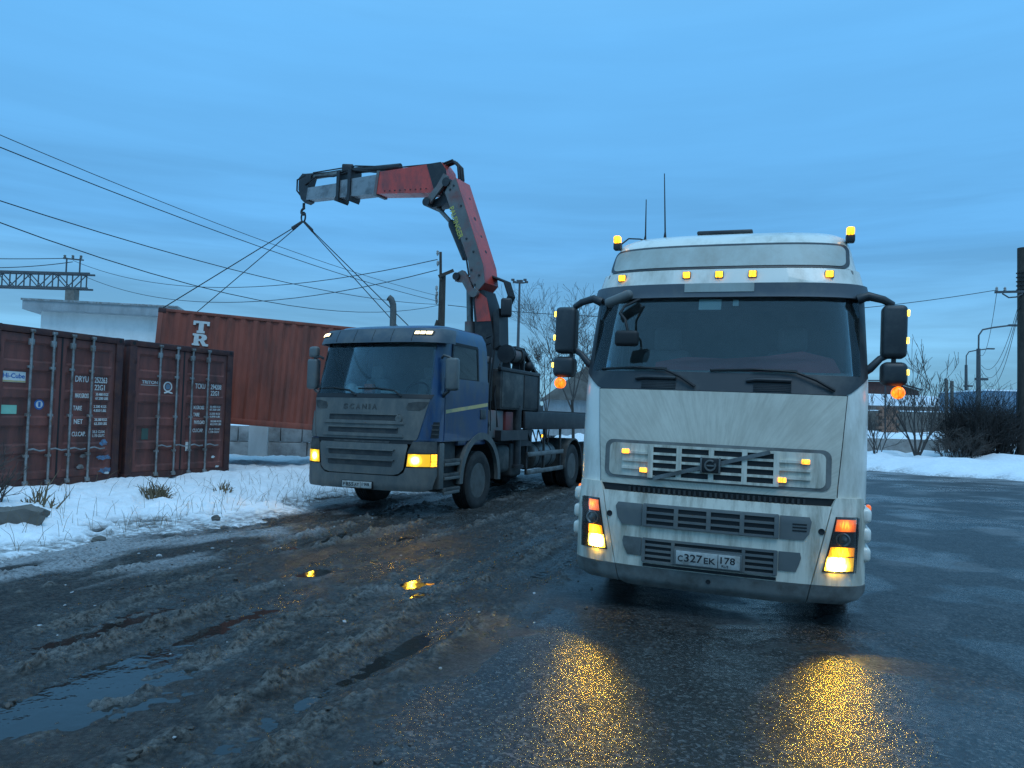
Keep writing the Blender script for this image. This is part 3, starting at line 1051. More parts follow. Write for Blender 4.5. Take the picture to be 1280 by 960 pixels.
# ------------------------------------------------------------------ white tractor unit
def build_white_truck():
    R = empty('semi_truck', pose(1.72, 6.5, 0.0, 20, 1.1), 'dirty white semi truck facing the viewer with lit yellow headlights and amber roof lamps', 'truck')
    S = Skin([(0, 1.235), (1.0, 1.24), (2.1, 1.245), (2.85, 1.212), (3.1, 1.155), (3.45, 1.09), (3.56, 1.0), (3.6, 0.9)],
             [(1.05, 0.0), (1.5, 0.012), (1.95, 0.07), (2.1, 0.12), (2.84, 0.36), (2.95, 0.365), (3.1, 0.42), (3.34, 0.58), (3.45, 0.70), (3.52, 0.86), (3.56, 1.1), (3.575, 1.4)], 0.45)
    BS = Skin([(0, 1.235)], [(0.20, 0.03), (0.27, -0.03), (0.40, -0.06), (0.9, -0.06), (1.03, -0.035), (1.12, -0.02)], 0.42)

    def skip(kind, a, z):
        if kind == 'front':
            return abs(a) < 1.135 and 2.12 < z < 2.83
        if kind == 'side':
            return 0.10 < a < 0.72 and 2.16 < z < 2.78
        return False
    zs = [1.05, 1.2, 1.4, 1.6, 1.8, 1.95, 2.04, 2.12, 2.2, 2.4, 2.6, 2.78, 2.83, 2.95, 3.02, 3.1, 3.18, 3.26, 3.34, 3.40, 3.45, 3.49, 3.52, 3.545, 3.56, 3.575]
    body = S.shell(zs, 2.3, [0.04, 0.10, 0.3, 0.5, 0.72, 0.9, 1.0], skip).build('cab_body', 'white_paint', R)
    S.panel([(1.092, -0.985, 0.985), (1.2, -0.99, 0.99), (1.945, -1.05, 1.05)], 0.016, 0.014, 30).build('hood', 'white_hood', R)
    S.panel([(1.086, -0.997, 0.997), (1.2, -1.002, 1.002), (1.952, -1.062, 1.062)], 0.005, 0.006, 30).build('hood_seam', 'black', R)
    S.panel([(1.03, -1.02, 1.02), (1.09, -1.02, 1.02)], 0.004, 0.02, 20).build('hood_gap', 'black', R)
    mb = MB()
    for k in range(34):         # radiator tubes seen through the gap
        x = -0.72 + k * 0.044
        y = S.y(x, 1.06)
        mb.box((x, y - 0.03, 1.035), (x + 0.02, y - 0.008, 1.075))
    mb.build('radiator_fins', 'chassis', R, smooth=0)
    S.panel([(1.950, -1.04, 1.04), (1.972, -1.085, 1.085), (2.015, -1.135, 1.135), (2.07, -1.19, 1.19), (2.118, -1.228, 1.228)], 0.010, 0.012, 36, 0.02).build('cowl', 'dark_plastic', R)
    for s in (-1, 1):
        a = [(2.118, -1.228, -1.165), (2.83, -1.203, -1.150)]
        rows = a if s < 0 else [(z, -r, -l) for z, l, r in a]
        S.panel(rows, 0.008, 0.01, 4).build('screen_trim', 'dark_plastic', R)
    ws = S.panel([(2.115, -1.168, 1.168), (2.84, -1.155, 1.155)], 0.007, 0.004, 32).build('windscreen', 'windscreen', R)
    # stickers on the glass
    S.panel([(2.70, -0.20, 0.0), (2.80, -0.20, 0.0)], 0.0, 0.002, 6).build('placard', 'paper', ws)
    S.panel([(2.735, 0.10, 0.15), (2.795, 0.10, 0.15)], 0.0, 0.002, 3).build('toll_tag', 'paper', ws)
    S.panel([(2.14, -1.10, -0.98), (2.215, -1.10, -0.98)], 0.0, 0.002, 4).build('sticker', 'blue_sticker', ws)
    # sun visor, band of lamps, roof glass
    v = S.panel([(2.815, -1.20, 1.20), (2.83, -1.20, 1.20), (2.942, -1.175, 1.175)], 0.055, 0.05, 36, 0.03).build('sun_visor', 'grey_plastic', R)
    v.data.materials[0] = MATS['visor_slate']
    S.panel([(2.862, -0.33, 0.28), (2.940, -0.33, 0.28)], 0.060, 0.008, 12).build('visor_panel', 'pale_panel', v)
    S.panel([(2.946, -1.17, 1.17), (3.085, -1.135, 1.135)], 0.03, 0.03, 36, 0.03).build('lamp_band', 'white_paint', R)
    for x in (-0.945, -0.322, -0.03, 0.262, 0.905):
        y = S.y(x, 3.03) - 0.03
        h = MB().box((x - 0.038, y - 0.028, 2.992), (x + 0.038, y + 0.02, 3.062), 0.01).build('marker_lamp', 'dark_plastic', R)
        MB().box((x - 0.032, y - 0.042, 2.998), (x + 0.032, y - 0.026, 3.056), 0.012).build('lens', 'marker_amber', h)
    S.panel(rr(-1.10, 1.075, 3.095, 3.365, 0.07), 0.010, 0.012, 36, 0.03).build('roof_window_frame', 'dark_plastic', R)
    S.panel(rr(-1.062, 1.037, 3.120, 3.338, 0.055), 0.016, 0.010, 36, 0.03).build('roof_window', 'pale_panel', R)
    for s in (-1, 1):
        x = s * 1.095
        y = 0.86
        h = MB().box((x - 0.04, y - 0.03, 3.40), (x + 0.04, y + 0.06, 3.475), 0.015).build('roof_lamp', 'dark_plastic', R)
        MB().box((x - 0.036, y - 0.05, 3.465), (x + 0.034, y + 0.035, 3.54), 0.016).build('lens', 'marker_amber', h)
    MB().box((-0.32, 1.02, 3.565), (0.22, 1.6, 3.605), 0.015).build('roof_hatch', 'dark_plastic', R)
    MB().tube([(-0.86, 1.1, 3.53), (-0.855, 1.1, 3.60), (-0.862, 1.1, 3.98)], [0.018, 0.008, 0.0045], 8).build('antenna', 'black', R)
    MB().tube([(-0.66, 1.15, 3.54), (-0.66, 1.15, 3.64), (-0.69, 1.15, 4.26)], [0.022, 0.008, 0.0045], 8).build('antenna', 'black', R)
    MB().tube([(-1.07, 0.92, 3.47), (-1.0, 0.95, 3.535), (-0.9, 1.05, 3.55), (-0.86, 1.1, 3.545)], 0.008, 6).build('antenna_cable', 'black', R)
    MB().box((0.52, 1.2, 3.56), (0.60, 1.45, 3.60), 0.012).build('roof_beacon_base', 'dark_plastic', R)
    # cowl vents and wipers
    for x0, x1 in ((-0.655, -0.35), (0.31, 0.615)):
        S.panel([(1.962, x0, x1), (2.036, x0, x1)], 0.016, 0.01, 6).build('cowl_vent', 'black', R)
        mb = MB()
        for k in range(5):
            z = 1.968 + k * 0.0145
            y = S.y((x0 + x1) / 2, z) - 0.016
            mb.obox((x0, S.y(x0, z) - 0.018, z), (x1, S.y(x1, z) - 0.018, z), 0.008, 0.006)
        mb.build('vent_louvre', 'dark_plastic', R, smooth=0)
        MB().tube([(x0 - 0.06, S.y(x0, 2.05) - 0.02, 2.05), (x0 + 0.02, S.y(x0, 2.062) - 0.03, 2.062), (x1, S.y(x1, 2.06) - 0.03, 2.06)], 0.02, 8).build('wiper_cover', 'dark_plastic', R)

    def on(x, z, o):
        return (x, S.y(x, z) - o, z)
    for bx0, bx1, px_ in ((-1.06, -0.44, -0.18), (-0.06, 0.66, 0.96)):
        w = MB()
        w.tube([on(px_, 1.985, 0.035), on((px_ + bx1) / 2, 2.07, 0.05), on(bx1 - 0.02, 2.135, 0.045), on((bx0 + bx1) / 2, 2.150, 0.04)], [0.014, 0.012, 0.010, 0.008], 8)
        arm = w.build('wiper_arm', 'black', R)
        MB().tube([on(bx0, 2.135, 0.02), on((bx0 + bx1) / 2, 2.148, 0.024), on(bx1, 2.142, 0.02)], 0.011, 6).build('wiper_blade', 'black', arm)
    # grille
    S.panel(rr(-0.95, 0.94, 1.148, 1.488, 0.07), 0.022, 0.012, 30, 0.04).build('grille_surround', 'grey_lip', R)
    S.panel(rr(-0.905, 0.895, 1.172, 1.460, 0.05), 0.028, 0.012, 30, 0.04).build('grille_panel', 'white_bumper', R)
    S.panel([(1.178, -0.525, 0.512), (1.448, -0.525, 0.512)], 0.031, 0.006, 18).build('grille_backing', 'black', R)
    for z in (1.176, 1.245, 1.313, 1.381, 1.449):
        w_ = 0.53 if z in (1.176, 1.449) else 0.78
        mb = MB()
        S.panel([(z - 0.011, -w_, w_), (z + 0.011, -w_, w_)], 0.048, 0.022, 24, mb=mb)
        mb.build('grille_bar', 'white_bumper', R)
    for x in (-0.527, -0.282, -0.010, 0.262, 0.514):
        S.panel([(1.168, x - 0.022, x + 0.022), (1.457, x - 0.022, x + 0.022)], 0.052, 0.03, 2).build('grille_post', 'white_bumper', R)
    a_, b_ = (-0.50, 1.165), (0.465, 1.45)
    mb = MB()
    for q in range(12):
        t0, t1 = q / 12, (q + 1) / 12
        p = [(a_[0] + (b_[0] - a_[0]) * t, a_[1] + (b_[1] - a_[1]) * t) for t in (t0, t1)]
        mb.obox(on(*p[0], 0.058), on(*p[1], 0.058), 0.014, 0.034)
    mb.build('diagonal_bar', 'galvanised', R, smooth=0)
    em = MB().box((-0.082, S.y(0, 1.31) - 0.085, 1.246), (0.055, S.y(0, 1.31) - 0.045, 1.372), 0.008).build('badge', 'black', R)
    yb = S.y(0, 1.31) - 0.088
    MB().tube([(-0.0135 + 0.042 * math.cos(a), yb, 1.309 + 0.042 * math.sin(a)) for a in np.linspace(rad(55), rad(388), 24)], 0.0085, 6).build('badge_ring', 'galvanised', em)
    MB().box((-0.045, yb - 0.005, 1.303), (0.018, yb + 0.005, 1.315)).build('badge_bar', 'galvanised', em)
    mbf = MB()
    for s in (-1, 1):
        mbf.box((-0.098 if s < 0 else 0.055, yb - 0.002, 1.24), (-0.082 if s < 0 else 0.071, yb + 0.03, 1.378), 0.004)
    mbf.build('badge_frame', 'galvanised', R)
    for x, z in ((-0.757, 1.388), (-0.588, 1.232), (0.745, 1.386), (0.566, 1.226)):
        y = S.y(x, z) - 0.045
        h = MB().box((x - 0.038, y - 0.01, z - 0.026), (x + 0.038, y + 0.02, z + 0.026), 0.01).build('grille_lamp', 'white_bumper', R)
        MB().box((x - 0.032, y - 0.022, z - 0.020), (x + 0.032, y - 0.008, z + 0.020), 0.012).build('lens', 'grille_amber', h)
    # bumper
    BS.panel([(0.392, -0.808, 0.808), (1.0, -0.945, 0.945), (1.028, -0.955, 0.955)], 0.004, 0.06, 30).build('bumper', 'white_bumper', R)
    for s in (-1, 1):
        rows = [(0.392, -1.232, -0.814), (0.49, -1.232, -0.838), (0.95, -1.226, -0.942), (1.03, -1.215, -0.96), (1.10, -1.20, -0.99)]
        rows = rows if s < 0 else [(z, -r, -l) for z, l, r in rows]
        c_ = BS.panel(rows, 0.004, 0.05, 14, 0.05).build('bumper_corner', 'white_bumper', R)
        rows = [(0.235, -1.05, -0.78), (0.275, -1.17, -0.79), (0.33, -1.225, -0.80), (0.390, -1.234, -0.811)]
        rows = rows if s < 0 else [(z, -r, -l) for z, l, r in rows]
        BS.panel(rows, 0.010, 0.05, 14, 0.03).build('bumper_lip', 'grey_lip', R)
        # cheek behind the corner: three fins and a side lamp
        MB().box((min(s * 1.10, s * 1.225), 0.30, 0.30), (max(s * 1.10, s * 1.225), 0.95, 1.06), 0.03).build('step_panel', 'white_bumper', R)
        for z in (0.575, 0.735, 0.895):
            MB().box((min(s * 1.17, s * 1.272), 0.20, z), (max(s * 1.17, s * 1.272), 0.62, z + 0.125), 0.035, 3).build('corner_fin', 'white_paint', R)
        MB().box((min(s * 1.25, s * 1.285), 0.40, 0.91), (max(s * 1.25, s * 1.285), 0.50, 1.03), 0.015).build('side_lamp', 'headlight_red' if s > 0 else 'round_orange', R)
        # headlamp
        def m_(rows):
            return rows if s < 0 else [(z, -r, -l) for z, l, r in rows]
        hl = BS.panel(m_([(0.500, -1.135, -0.888), (0.70, -1.143, -0.935), (0.950, -1.152, -0.985)]), 0.010, 0.012, 8).build('headlight', 'black', R)
        BS.panel(m_([(0.515, -1.118, -0.905), (0.625, -1.124, -0.928)]), 0.020, 0.008, 8).build('low_beam_lens', 'headlight_yellow', hl)
        BS.panel(m_([(0.634, -1.124, -0.934), (0.705, -1.128, -0.950)]), 0.018, 0.008, 8).build('high_beam_lens', 'headlight_amber', hl)
        BS.panel(m_([(0.835, -1.135, -0.978), (0.875, -1.137, -0.984), (0.930, -1.140, -0.992)]), 0.018, 0.008, 8).build('indicator_lens', 'headlight_red', hl)
        xc = s * 1.045
        yc = BS.y(xc, 0.77) - 0.02
        MB().lathe([(0.056, 0.0), (0.056, -0.012), (0.048, -0.014), (0.036, 0.0), (0.02, -0.008), (0.003, -0.012)], (xc, yc, 0.770), 'y', 24).build('reflector', 'galvanised', hl)
        BS.panel(m_([(0.502, -1.133, -0.890), (0.70, -1.141, -0.937), (0.948, -1.150, -0.987)]), 0.032, 0.003, 8).build('lamp_cover', 'lamp_cover', hl)
        y = BS.y(s * 0.88, 0.825) - 0.004
        MB().lathe([(0.026, 0), (0.026, -0.008), (0.018, -0.006), (0.002, -0.004)], (s * 0.88, y, 0.825), 'y', 14).build('tow_cap', 'black', R)
    BS.panel([(0.212, -0.70, 0.70), (0.24, -0.775, 0.775), (0.390, -0.805, 0.805)], 0.010, 0.06, 28, 0.03).build('bumper_lip', 'grey_lip', R)
    MB().lathe([(0.02, 0), (0.02, -0.006), (0.002, -0.004)], (0, BS.y(0, 0.325) - 0.012, 0.325), 'y', 12).build('tow_cap', 'black', R)
    # air intakes
    fr = BS.panel(rr(-0.575, 0.552, 0.742, 0.942, 0.012), 0.012, 0.012, 20).build('upper_intake', 'grey_plastic', R)
    ncol = 4
    xs_ = np.linspace(-0.555, 0.532, ncol + 1)
    BS.panel([(0.752, -0.555, 0.532), (0.932, -0.555, 0.532)], 0.015, 0.004, 20).build('intake_backing', 'black', fr)
    for z in (0.757, 0.810, 0.868, 0.927):
        BS.panel([(z - 0.010, -0.56, 0.537), (z + 0.010, -0.56, 0.537)], 0.030, 0.02, 16).build('slat', 'grey_plastic', fr)
    for x in xs_:
        BS.panel([(0.75, x - 0.018, x + 0.018), (0.935, x - 0.018, x + 0.018)], 0.034, 0.024, 2).build('slat', 'grey_plastic', fr)
    BS.panel([(0.745, -0.76, -0.582), (0.80, -0.80, -0.582), (0.90, -0.822, -0.582), (0.936, -0.80, -0.582)], 0.012, 0.012, 8, 0.03).build('intake_cap', 'grey_plastic', R)
    cp_ = BS.panel([(0.745, 0.558, 0.745), (0.80, 0.558, 0.785), (0.90, 0.558, 0.802), (0.936, 0.558, 0.785)], 0.012, 0.012, 8, 0.03).build('intake_cap', 'grey_plastic', R)
    for k in range(3):
        z = 0.815 + k * 0.026
        BS.panel([(z, 0.655, 0.765), (z + 0.012, 0.655, 0.765)], 0.015, 0.004, 4).build('louvre', 'black', cp_)
    fr = BS.panel(rr(-0.572, 0.548, 0.440, 0.645, 0.012), 0.012, 0.012, 20).build('lower_intake', 'grey_plastic', R)
    BS.panel([(0.450, -0.555, 0.532), (0.635, -0.555, 0.532)], 0.015, 0.004, 20).build('intake_backing', 'black', fr)
    for z in (0.447, 0.494, 0.542, 0.590, 0.637):
        BS.panel([(z - 0.010, -0.56, 0.537), (z + 0.010, -0.56, 0.537)], 0.030, 0.02, 16).build('slat', 'grey_plastic', fr)
    for x in (-0.553, 0.530, -0.30, 0.28):
        BS.panel([(0.445, x - 0.014, x + 0.014), (0.64, x - 0.014, x + 0.014)], 0.034, 0.024, 2).build('slat', 'grey_plastic', fr)
    BS.panel([(0.400, -0.56, 0.54), (0.424, -0.56, 0.54)], 0.010, 0.01, 20).build('lower_slot', 'black', R)
    BS.panel([(0.485, -0.70, -0.578), (0.55, -0.735, -0.578), (0.60, -0.748, -0.578), (0.642, -0.74, -0.578)], 0.012, 0.012, 8, 0.03).build('fog_lamp', 'galvanised', R)
    BS.panel([(0.485, 0.555, 0.69), (0.55, 0.555, 0.715), (0.60, 0.555, 0.728), (0.642, 0.555, 0.72)], 0.012, 0.012, 8, 0.03).build('fog_lamp_cap', 'grey_plastic', R)
    yp = BS.y(0, 0.5) - 0.05
    plt = MB().box((-0.285, yp - 0.006, 0.448), (0.272, yp + 0.02, 0.584), 0.006).build('plate_holder', 'grey_plastic', R)
    pl = MB().box((-0.268, yp - 0.011, 0.458), (0.256, yp - 0.004, 0.574), 0.004).build('license_plate', 'plate_white', R)
    T = lambda x, z, y=yp - 0.0115: frame((x, y, z), (1, 0, 0), (0, 0, 1), (0, -1, 0))
    text('lettering', 'C', T(-0.252, 0.486), 0.050, 'ink', pl, width=0.042, bold=0.012)
    text('lettering', '327', T(-0.198, 0.486), 0.066, 'ink', pl, width=0.150, bold=0.012)
    text('lettering', 'EK', T(-0.035, 0.486), 0.050, 'ink', pl, width=0.095, bold=0.012)
    text('lettering', '178', T(0.100, 0.500), 0.056, 'ink', pl, width=0.118, bold=0.012)
    text('lettering', 'RUS', T(0.110, 0.470), 0.020, 'ink', pl, width=0.055)
    MB().box((0.077, yp - 0.0128, 0.460), (0.082, yp - 0.0105, 0.572)).build('plate_rule', 'ink', pl)
    # mirrors
    for s in (-1, 1):
        x0, x1 = (1.335, 1.535) if s > 0 else (-1.39, -1.60)
        lo, hi = min(x0, x1), max(x0, x1)
        MB().tube([(s * 1.14, 0.45, 2.80), (s * 1.22, 0.44, 2.83), (s * 1.34, 0.46, 2.80), (s * 1.42, 0.50, 2.76)], [0.045, 0.04, 0.035, 0.03], 10).build('mirror_arm', 'dark_plastic', R)
        MB().tube([(s * 1.20, 0.48, 2.17), (s * 1.25, 0.46, 2.20), (s * 1.33, 0.48, 2.29), (s * 1.42, 0.52, 2.34)], [0.04, 0.035, 0.03, 0.03], 10).build('mirror_arm', 'dark_plastic', R)
        mm = MB().box((lo, 0.42, 2.295), (hi, 0.60, 2.755), 0.045, 4).build('mirror', 'dark_plastic', R)
        MB().box((lo + 0.02, 0.598, 2.32), (hi - 0.02, 0.606, 2.73), 0.002).build('mirror_glass', 'chrome', mm)
        for z in (2.655, 2.42):
            MB().box((x1 - 0.012 if s > 0 else x1 - 0.014, 0.44, z), (x1 + 0.014 if s > 0 else x1 + 0.012, 0.475, z + 0.055), 0.005).build('edge_lamp', 'mirror_amber', mm)
        mm = MB().box((lo - 0.01 * (s < 0), 0.42, 2.06), (hi + 0.01 * (s > 0), 0.60, 2.262), 0.05, 4).build('wide_mirror', 'dark_plastic', R)
        MB().box((x1 - 0.004, 0.44, 2.15), (x1 + 0.020, 0.475, 2.20), 0.005).build('edge_lamp', 'mirror_amber', mm) if s > 0 else \
            MB().box((x1 - 0.020, 0.44, 2.15), (x1 + 0.004, 0.475, 2.20), 0.005).build('edge_lamp', 'mirror_amber', mm)
        MB().tube([(s * 1.44, 0.52, 2.25), (s * 1.44, 0.52, 2.31)], 0.02, 8).build('mirror_link', 'dark_plastic', R)
        lp = MB().lathe([(0.02, 0.05), (0.042, 0.045), (0.047, 0.0), (0.047, -0.012)], (s * (1.475 if s > 0 else 1.535), 0.47, 2.000), 'y', 20).build('round_lamp', 'dark_plastic', R)
        MB().lathe([(0.052, 0.04), (0.054, -0.012), (0.043, -0.036), (0.022, -0.046), (0.002, -0.048)], (s * (1.475 if s > 0 else 1.535), 0.47, 2.000), 'y', 20).build('lens', 'round_orange', lp)
    # front mirror on its stalk, and the one under the visor
    MB().tube([(-0.86, 0.17, 2.60), (-0.90, 0.16, 2.66), (-0.84, 0.17, 2.72), (-0.76, 0.22, 2.78)], 0.012, 8).build('mirror_stalk', 'black', R) if False else None
    st = MB().tube([(-0.74, 0.30, 2.80), (-0.86, 0.20, 2.72), (-0.88, 0.10, 2.64), (-0.82, 0.05, 2.58), (-0.79, 0.04, 2.47)], 0.013, 8).build('mirror_stalk', 'black', R)
    MB().box((-0.905, 0.00, 2.33), (-0.685, 0.07, 2.475), 0.045, 4).build('front_mirror', 'black', R)
    Mx = Matrix.Translation((-0.93, 0.26, 2.80)) @ Matrix.Rotation(rad(-22), 4, 'Y')
    MB().box((-0.14, -0.05, -0.045), (0.14, 0.05, 0.045), 0.04, 4, M=Mx).build('kerb_mirror', 'grey_plastic', R)
    # interior
    MB().box((-1.12, 0.42, 1.6), (1.12, 0.95, 2.13), 0.06, 3).build('dashboard', 'red_fabric', R)
    MB().prism([(-0.62, 2.05), (-0.58, 2.22), (-0.3, 2.27), (0.05, 2.26), (0.4, 2.29), (0.7, 2.34), (0.96, 2.28), (1.02, 2.17), (1.02, 2.05)], lambda a, b: (a, 0.36 + 0.12 * a * a, b), lambda a, b: (a, 0.75, b - 0.02)).build('dash_cover', 'red_fabric', R)
    MB().box((-1.1, 0.36, 2.09), (1.1, 0.55, 2.15), 0.02).build('dash_edge', 'interior_grey', R)
    MB().box((-1.15, 2.0, 1.2), (1.15, 2.05, 3.3)).build('rear_lining', 'interior_grey', R)
    MB().box((-1.12, 0.55, 2.80), (1.12, 1.2, 3.10), 0.05).build('header_shelf', 'interior_grey', R)
    for x in (-0.62, 0.62):
        st = MB().box((x - 0.26, 1.25, 1.5), (x + 0.26, 1.5, 2.42), 0.1, 3).build('seat', 'interior_grey', R)
        MB().box((x - 0.14, 1.28, 2.40), (x + 0.14, 1.42, 2.66), 0.06, 3).build('headrest', 'interior_grey', st)
    MB().tube([(0.62 + 0.23 * math.cos(a), 0.95 + 0.10 * math.sin(a), 2.10 + 0.20 * math.sin(a)) for a in np.linspace(0, 2 * math.pi, 33)], 0.018, 8).build('steering_wheel', 'black', R)
    # running gear
    for s in (-1, 1):
        wheel(R, (s * 1.03, 1.42, 0.50), 0.50, 0.32, s)
        MB().prism([(1.42 + 0.62 * math.cos(a), 0.50 + 0.62 * math.sin(a)) for a in np.linspace(-0.1, math.pi + 0.1, 20)] +
                   [(1.42 + 0.58 * math.cos(a), 0.50 + 0.58 * math.sin(a)) for a in np.linspace(math.pi + 0.1, -0.1, 20)],
                   lambda a, b: (s * 1.22, a, b), lambda a, b: (s * 0.82, a, b)).build('mudguard', 'grey_plastic', R)
        for x in (1.05, 0.70):
            wheel(R, (s * x, 5.1, 0.50), 0.50, 0.28, s)
        MB().obox((s * 0.42, 0.3, 0.85), (s * 0.42, 6.2, 0.85), 0.10, 0.28).build('chassis_rail', 'chassis', R, smooth=0)
        MB().box((min(s * 0.6, s * 1.2), 2.4, 0.35), (max(s * 0.6, s * 1.2), 3.9, 0.95), 0.08, 3).build('fuel_tank', 'galvanised', R)
        # door seam, handle and entry steps on the flank
        MB().box((min(s * 1.243, s * 1.252), 0.70, 1.10), (max(s * 1.243, s * 1.252), 1.72, 2.14), 0.004).build('door', 'white_paint', R)
        MB().box((min(s * 1.25, s * 1.275), 1.52, 1.60), (max(s * 1.25, s * 1.275), 1.68, 1.66), 0.01).build('door_handle', 'dark_plastic', R)
        MB().add([(s * 1.232, 0.82, 2.15), (s * 1.232, 1.85, 2.15), (s * 1.198, 1.85, 2.79), (s * 1.198, 0.95, 2.79)], [(0, 1, 2, 3)]).build('side_window', 'side_glass', R, smooth=0)
        MB().box((min(s * 0.95, s * 1.21), 0.72, 0.40), (max(s * 0.95, s * 1.21), 0.84, 0.44)).build('step', 'chassis', R)
    MB().tube([(-0.9, 1.42, 0.5), (0.9, 1.42, 0.5)], 0.07, 10).build('axle', 'chassis', R)
    MB().tube([(-0.9, 5.1, 0.5), (0.9, 5.1, 0.5)], 0.10, 10).build('axle', 'chassis', R)
    MB().box((-0.95, 0.45, 0.42), (0.95, 0.95, 1.10), 0.04).build('engine_block', 'chassis', R)
    MB().lathe([(0.55, 0), (0.55, 0.06), (0.12, 0.07)], (0, 5.0, 1.05), 'z', 28).build('fifth_wheel', 'chassis', R)
    MB().box((-1.15, 2.31, 1.15), (1.15, 2.34, 3.3), 0.01).build('rear_panel', 'white_paint', R)
    return R


pmat('visor_slate', (0.085, 0.10, 0.115), 0.5, var=0.1, dirt=(0.15, 0.15, 0.14), dirt_amt=0.3)
build_white_truck()


# ------------------------------------------------------------------ blue truck with loader crane
SCM = pose(-2.45, 12.38, -0.04, 23)
CRANE_B = Vector((-0.4546, 16.313, 0.0))
CRANE_D = Vector((-0.873285, 0.48721, 0.0))
CRANE_N = Vector((-0.48721, -0.873285, 0.0))


def cw(s, z, off=0.0):
    """point in the crane's vertical plane: s metres out along the jib, z up, off towards the viewer"""
    p = CRANE_B + CRANE_D * s + CRANE_N * off
    return Vector((p.x, p.y, z))


def build_crane_truck():
    R = empty('crane_truck', SCM, 'blue crane truck with mud-grey front, yellow headlights and raised red loader crane', 'truck')
    S = Skin([(0, 1.22), (2.0, 1.225), (2.9, 1.17), (3.1, 1.13), (3.22, 1.05), (3.26, 0.95)],
             [(0.45, 0.03), (0.55, 0.0), (1.1, 0.0), (1.3, 0.03), (1.98, 0.10), (2.05, 0.13), (2.92, 0.33), (3.0, 0.36), (3.15, 0.46), (3.22, 0.62), (3.26, 0.85)], 0.48, 3.2)

    def skip(kind, a, z):
        if kind == 'front':
            return abs(a) < 1.08 and 2.04 < z < 2.92
        if kind == 'side':
            return 0.10 < a < 0.72 and 2.34 < z < 2.93
        return False
    zs = [1.28, 1.4, 1.6, 1.8, 1.98, 2.04, 2.2, 2.34, 2.6, 2.8, 2.92, 2.94, 3.0, 3.08, 3.15, 3.19, 3.22, 3.245, 3.26]
    S.shell(zs, 2.28, [0.03, 0.10, 0.3, 0.5, 0.72, 0.9, 1.0], skip).build('cab_body', 'scania_blue', R)
    S.panel([(1.30, -0.965, 0.965), (1.36, -0.99, 0.99), (1.97, -1.115, 1.115)], 0.018, 0.02, 28).build('hood', 'muddy_grey', R)
    for z0, z1 in ((1.600, 1.700), (1.392, 1.485)):
        S.panel(rr(-0.70, 0.66, z0 - 0.006, z1 + 0.006, 0.03, 3), 0.0205, 0.004, 16).build('hood_slot', 'chassis', R)  # surface panel, its dark colour standing in for the shade inside a slot
        S.panel([(z1 - 0.004, -0.69, 0.65), (z1 + 0.012, -0.70, 0.66)], 0.045, 0.03, 16).build('slot_lip', 'muddy_grey', R)
        S.panel([(z0 - 0.050, -0.80, 0.76), (z0 - 0.020, -0.78, 0.74), (z0 + 0.004, -0.70, 0.66)], 0.038, 0.02, 16, 0.02).build('slot_lip', 'muddy_grey', R)
    MB().lathe([(0.06, 0.03), (0.06, -0.02), (0.045, -0.024), (0.003, -0.01)], (0.66, S.y(0.66, 1.64) - 0.02, 1.64), 'y', 20).build('badge', 'muddy_grey', R)
    x0 = -0.42
    for i, ch in enumerate('SCANIA'):
        w = 0.045 if ch == 'I' else 0.098
        yy = S.y(x0 + w / 2, 1.83) - 0.0185
        text('lettering', ch, frame((x0, yy, 1.785), (1, 0, 0), (0, 0.10, 0.995), (0, -0.995, 0.10)), 0.088, 'muddy_dark', R, width=w - 0.012, thick=0.010, bold=0.03)
        x0 += w + 0.026
    for s in (-1, 1):
        rows = [(1.785, -0.99, -0.79), (1.83, -1.05, -0.765), (1.90, -1.095, -0.80), (1.925, -1.10, -0.95)]
        rows = rows if s < 0 else [(z, -r, -l) for z, l, r in rows]
        S.panel(rows, 0.024, 0.012, 8, 0.03).build('grab_recess', 'muddy_dark', R)
        # corner deflector with vent
        rows = [(1.30, -1.222, -0.985), (1.36, -1.222, -1.01), (1.66, -1.222, -1.07), (1.74, -1.222, -1.10)]
        rows = rows if s < 0 else [(z, -r, -l) for z, l, r in rows]
        S.panel(rows, 0.020, 0.02, 12, 0.05).build('corner_panel', 'muddy_grey' if s < 0 else 'scania_blue', R)
        rows = [(1.34, -1.216, -1.15), (1.60, -1.216, -1.17)]
        rows = rows if s < 0 else [(z, -r, -l) for z, l, r in rows]
        vt = S.panel(rows, 0.026, 0.008, 6).build('corner_vent', 'black', R)
        for k in range(3):
            z = 1.39 + k * 0.075
            rows = [(z, -1.216, -1.155), (z + 0.02, -1.216, -1.16)]
            rows = rows if s < 0 else [(a, -r, -l) for a, l, r in rows]
            S.panel(rows, 0.034, 0.010, 4).build('vent_fin', 'muddy_dark', vt)
    # lower grille, headlights, bumper
    S.panel([(0.735, -0.62, 0.62), (0.76, -0.72, 0.72), (0.83, -0.79, 0.79), (1.20, -0.845, 0.845), (1.235, -0.83, 0.83)], 0.022, 0.03, 24, 0.04).build('lower_grille', 'muddy_grey', R)
    for z0, z1 in ((1.035, 1.12), (0.865, 0.955)):
        S.panel(rr(-0.64, 0.60, z0, z1, 0.025, 3), 0.025, 0.006, 14).build('grille_slot', 'chassis', R)  # thin panel: the shade of a deep opening is put into its colour
        S.panel([(z1, -0.66, 0.62), (z1 + 0.022, -0.68, 0.64)], 0.055, 0.035, 14).build('slot_lip', 'muddy_grey', R)
    S.panel([(1.238, -0.90, 0.90), (1.298, -0.93, 0.93)], 0.004, 0.03, 20).build('grille_gap', 'black', R)
    S.panel([(1.242, -0.55, 0.52), (1.272, -0.56, 0.53)], 0.018, 0.03, 14).build('grille_strip', 'muddy_dark', R)
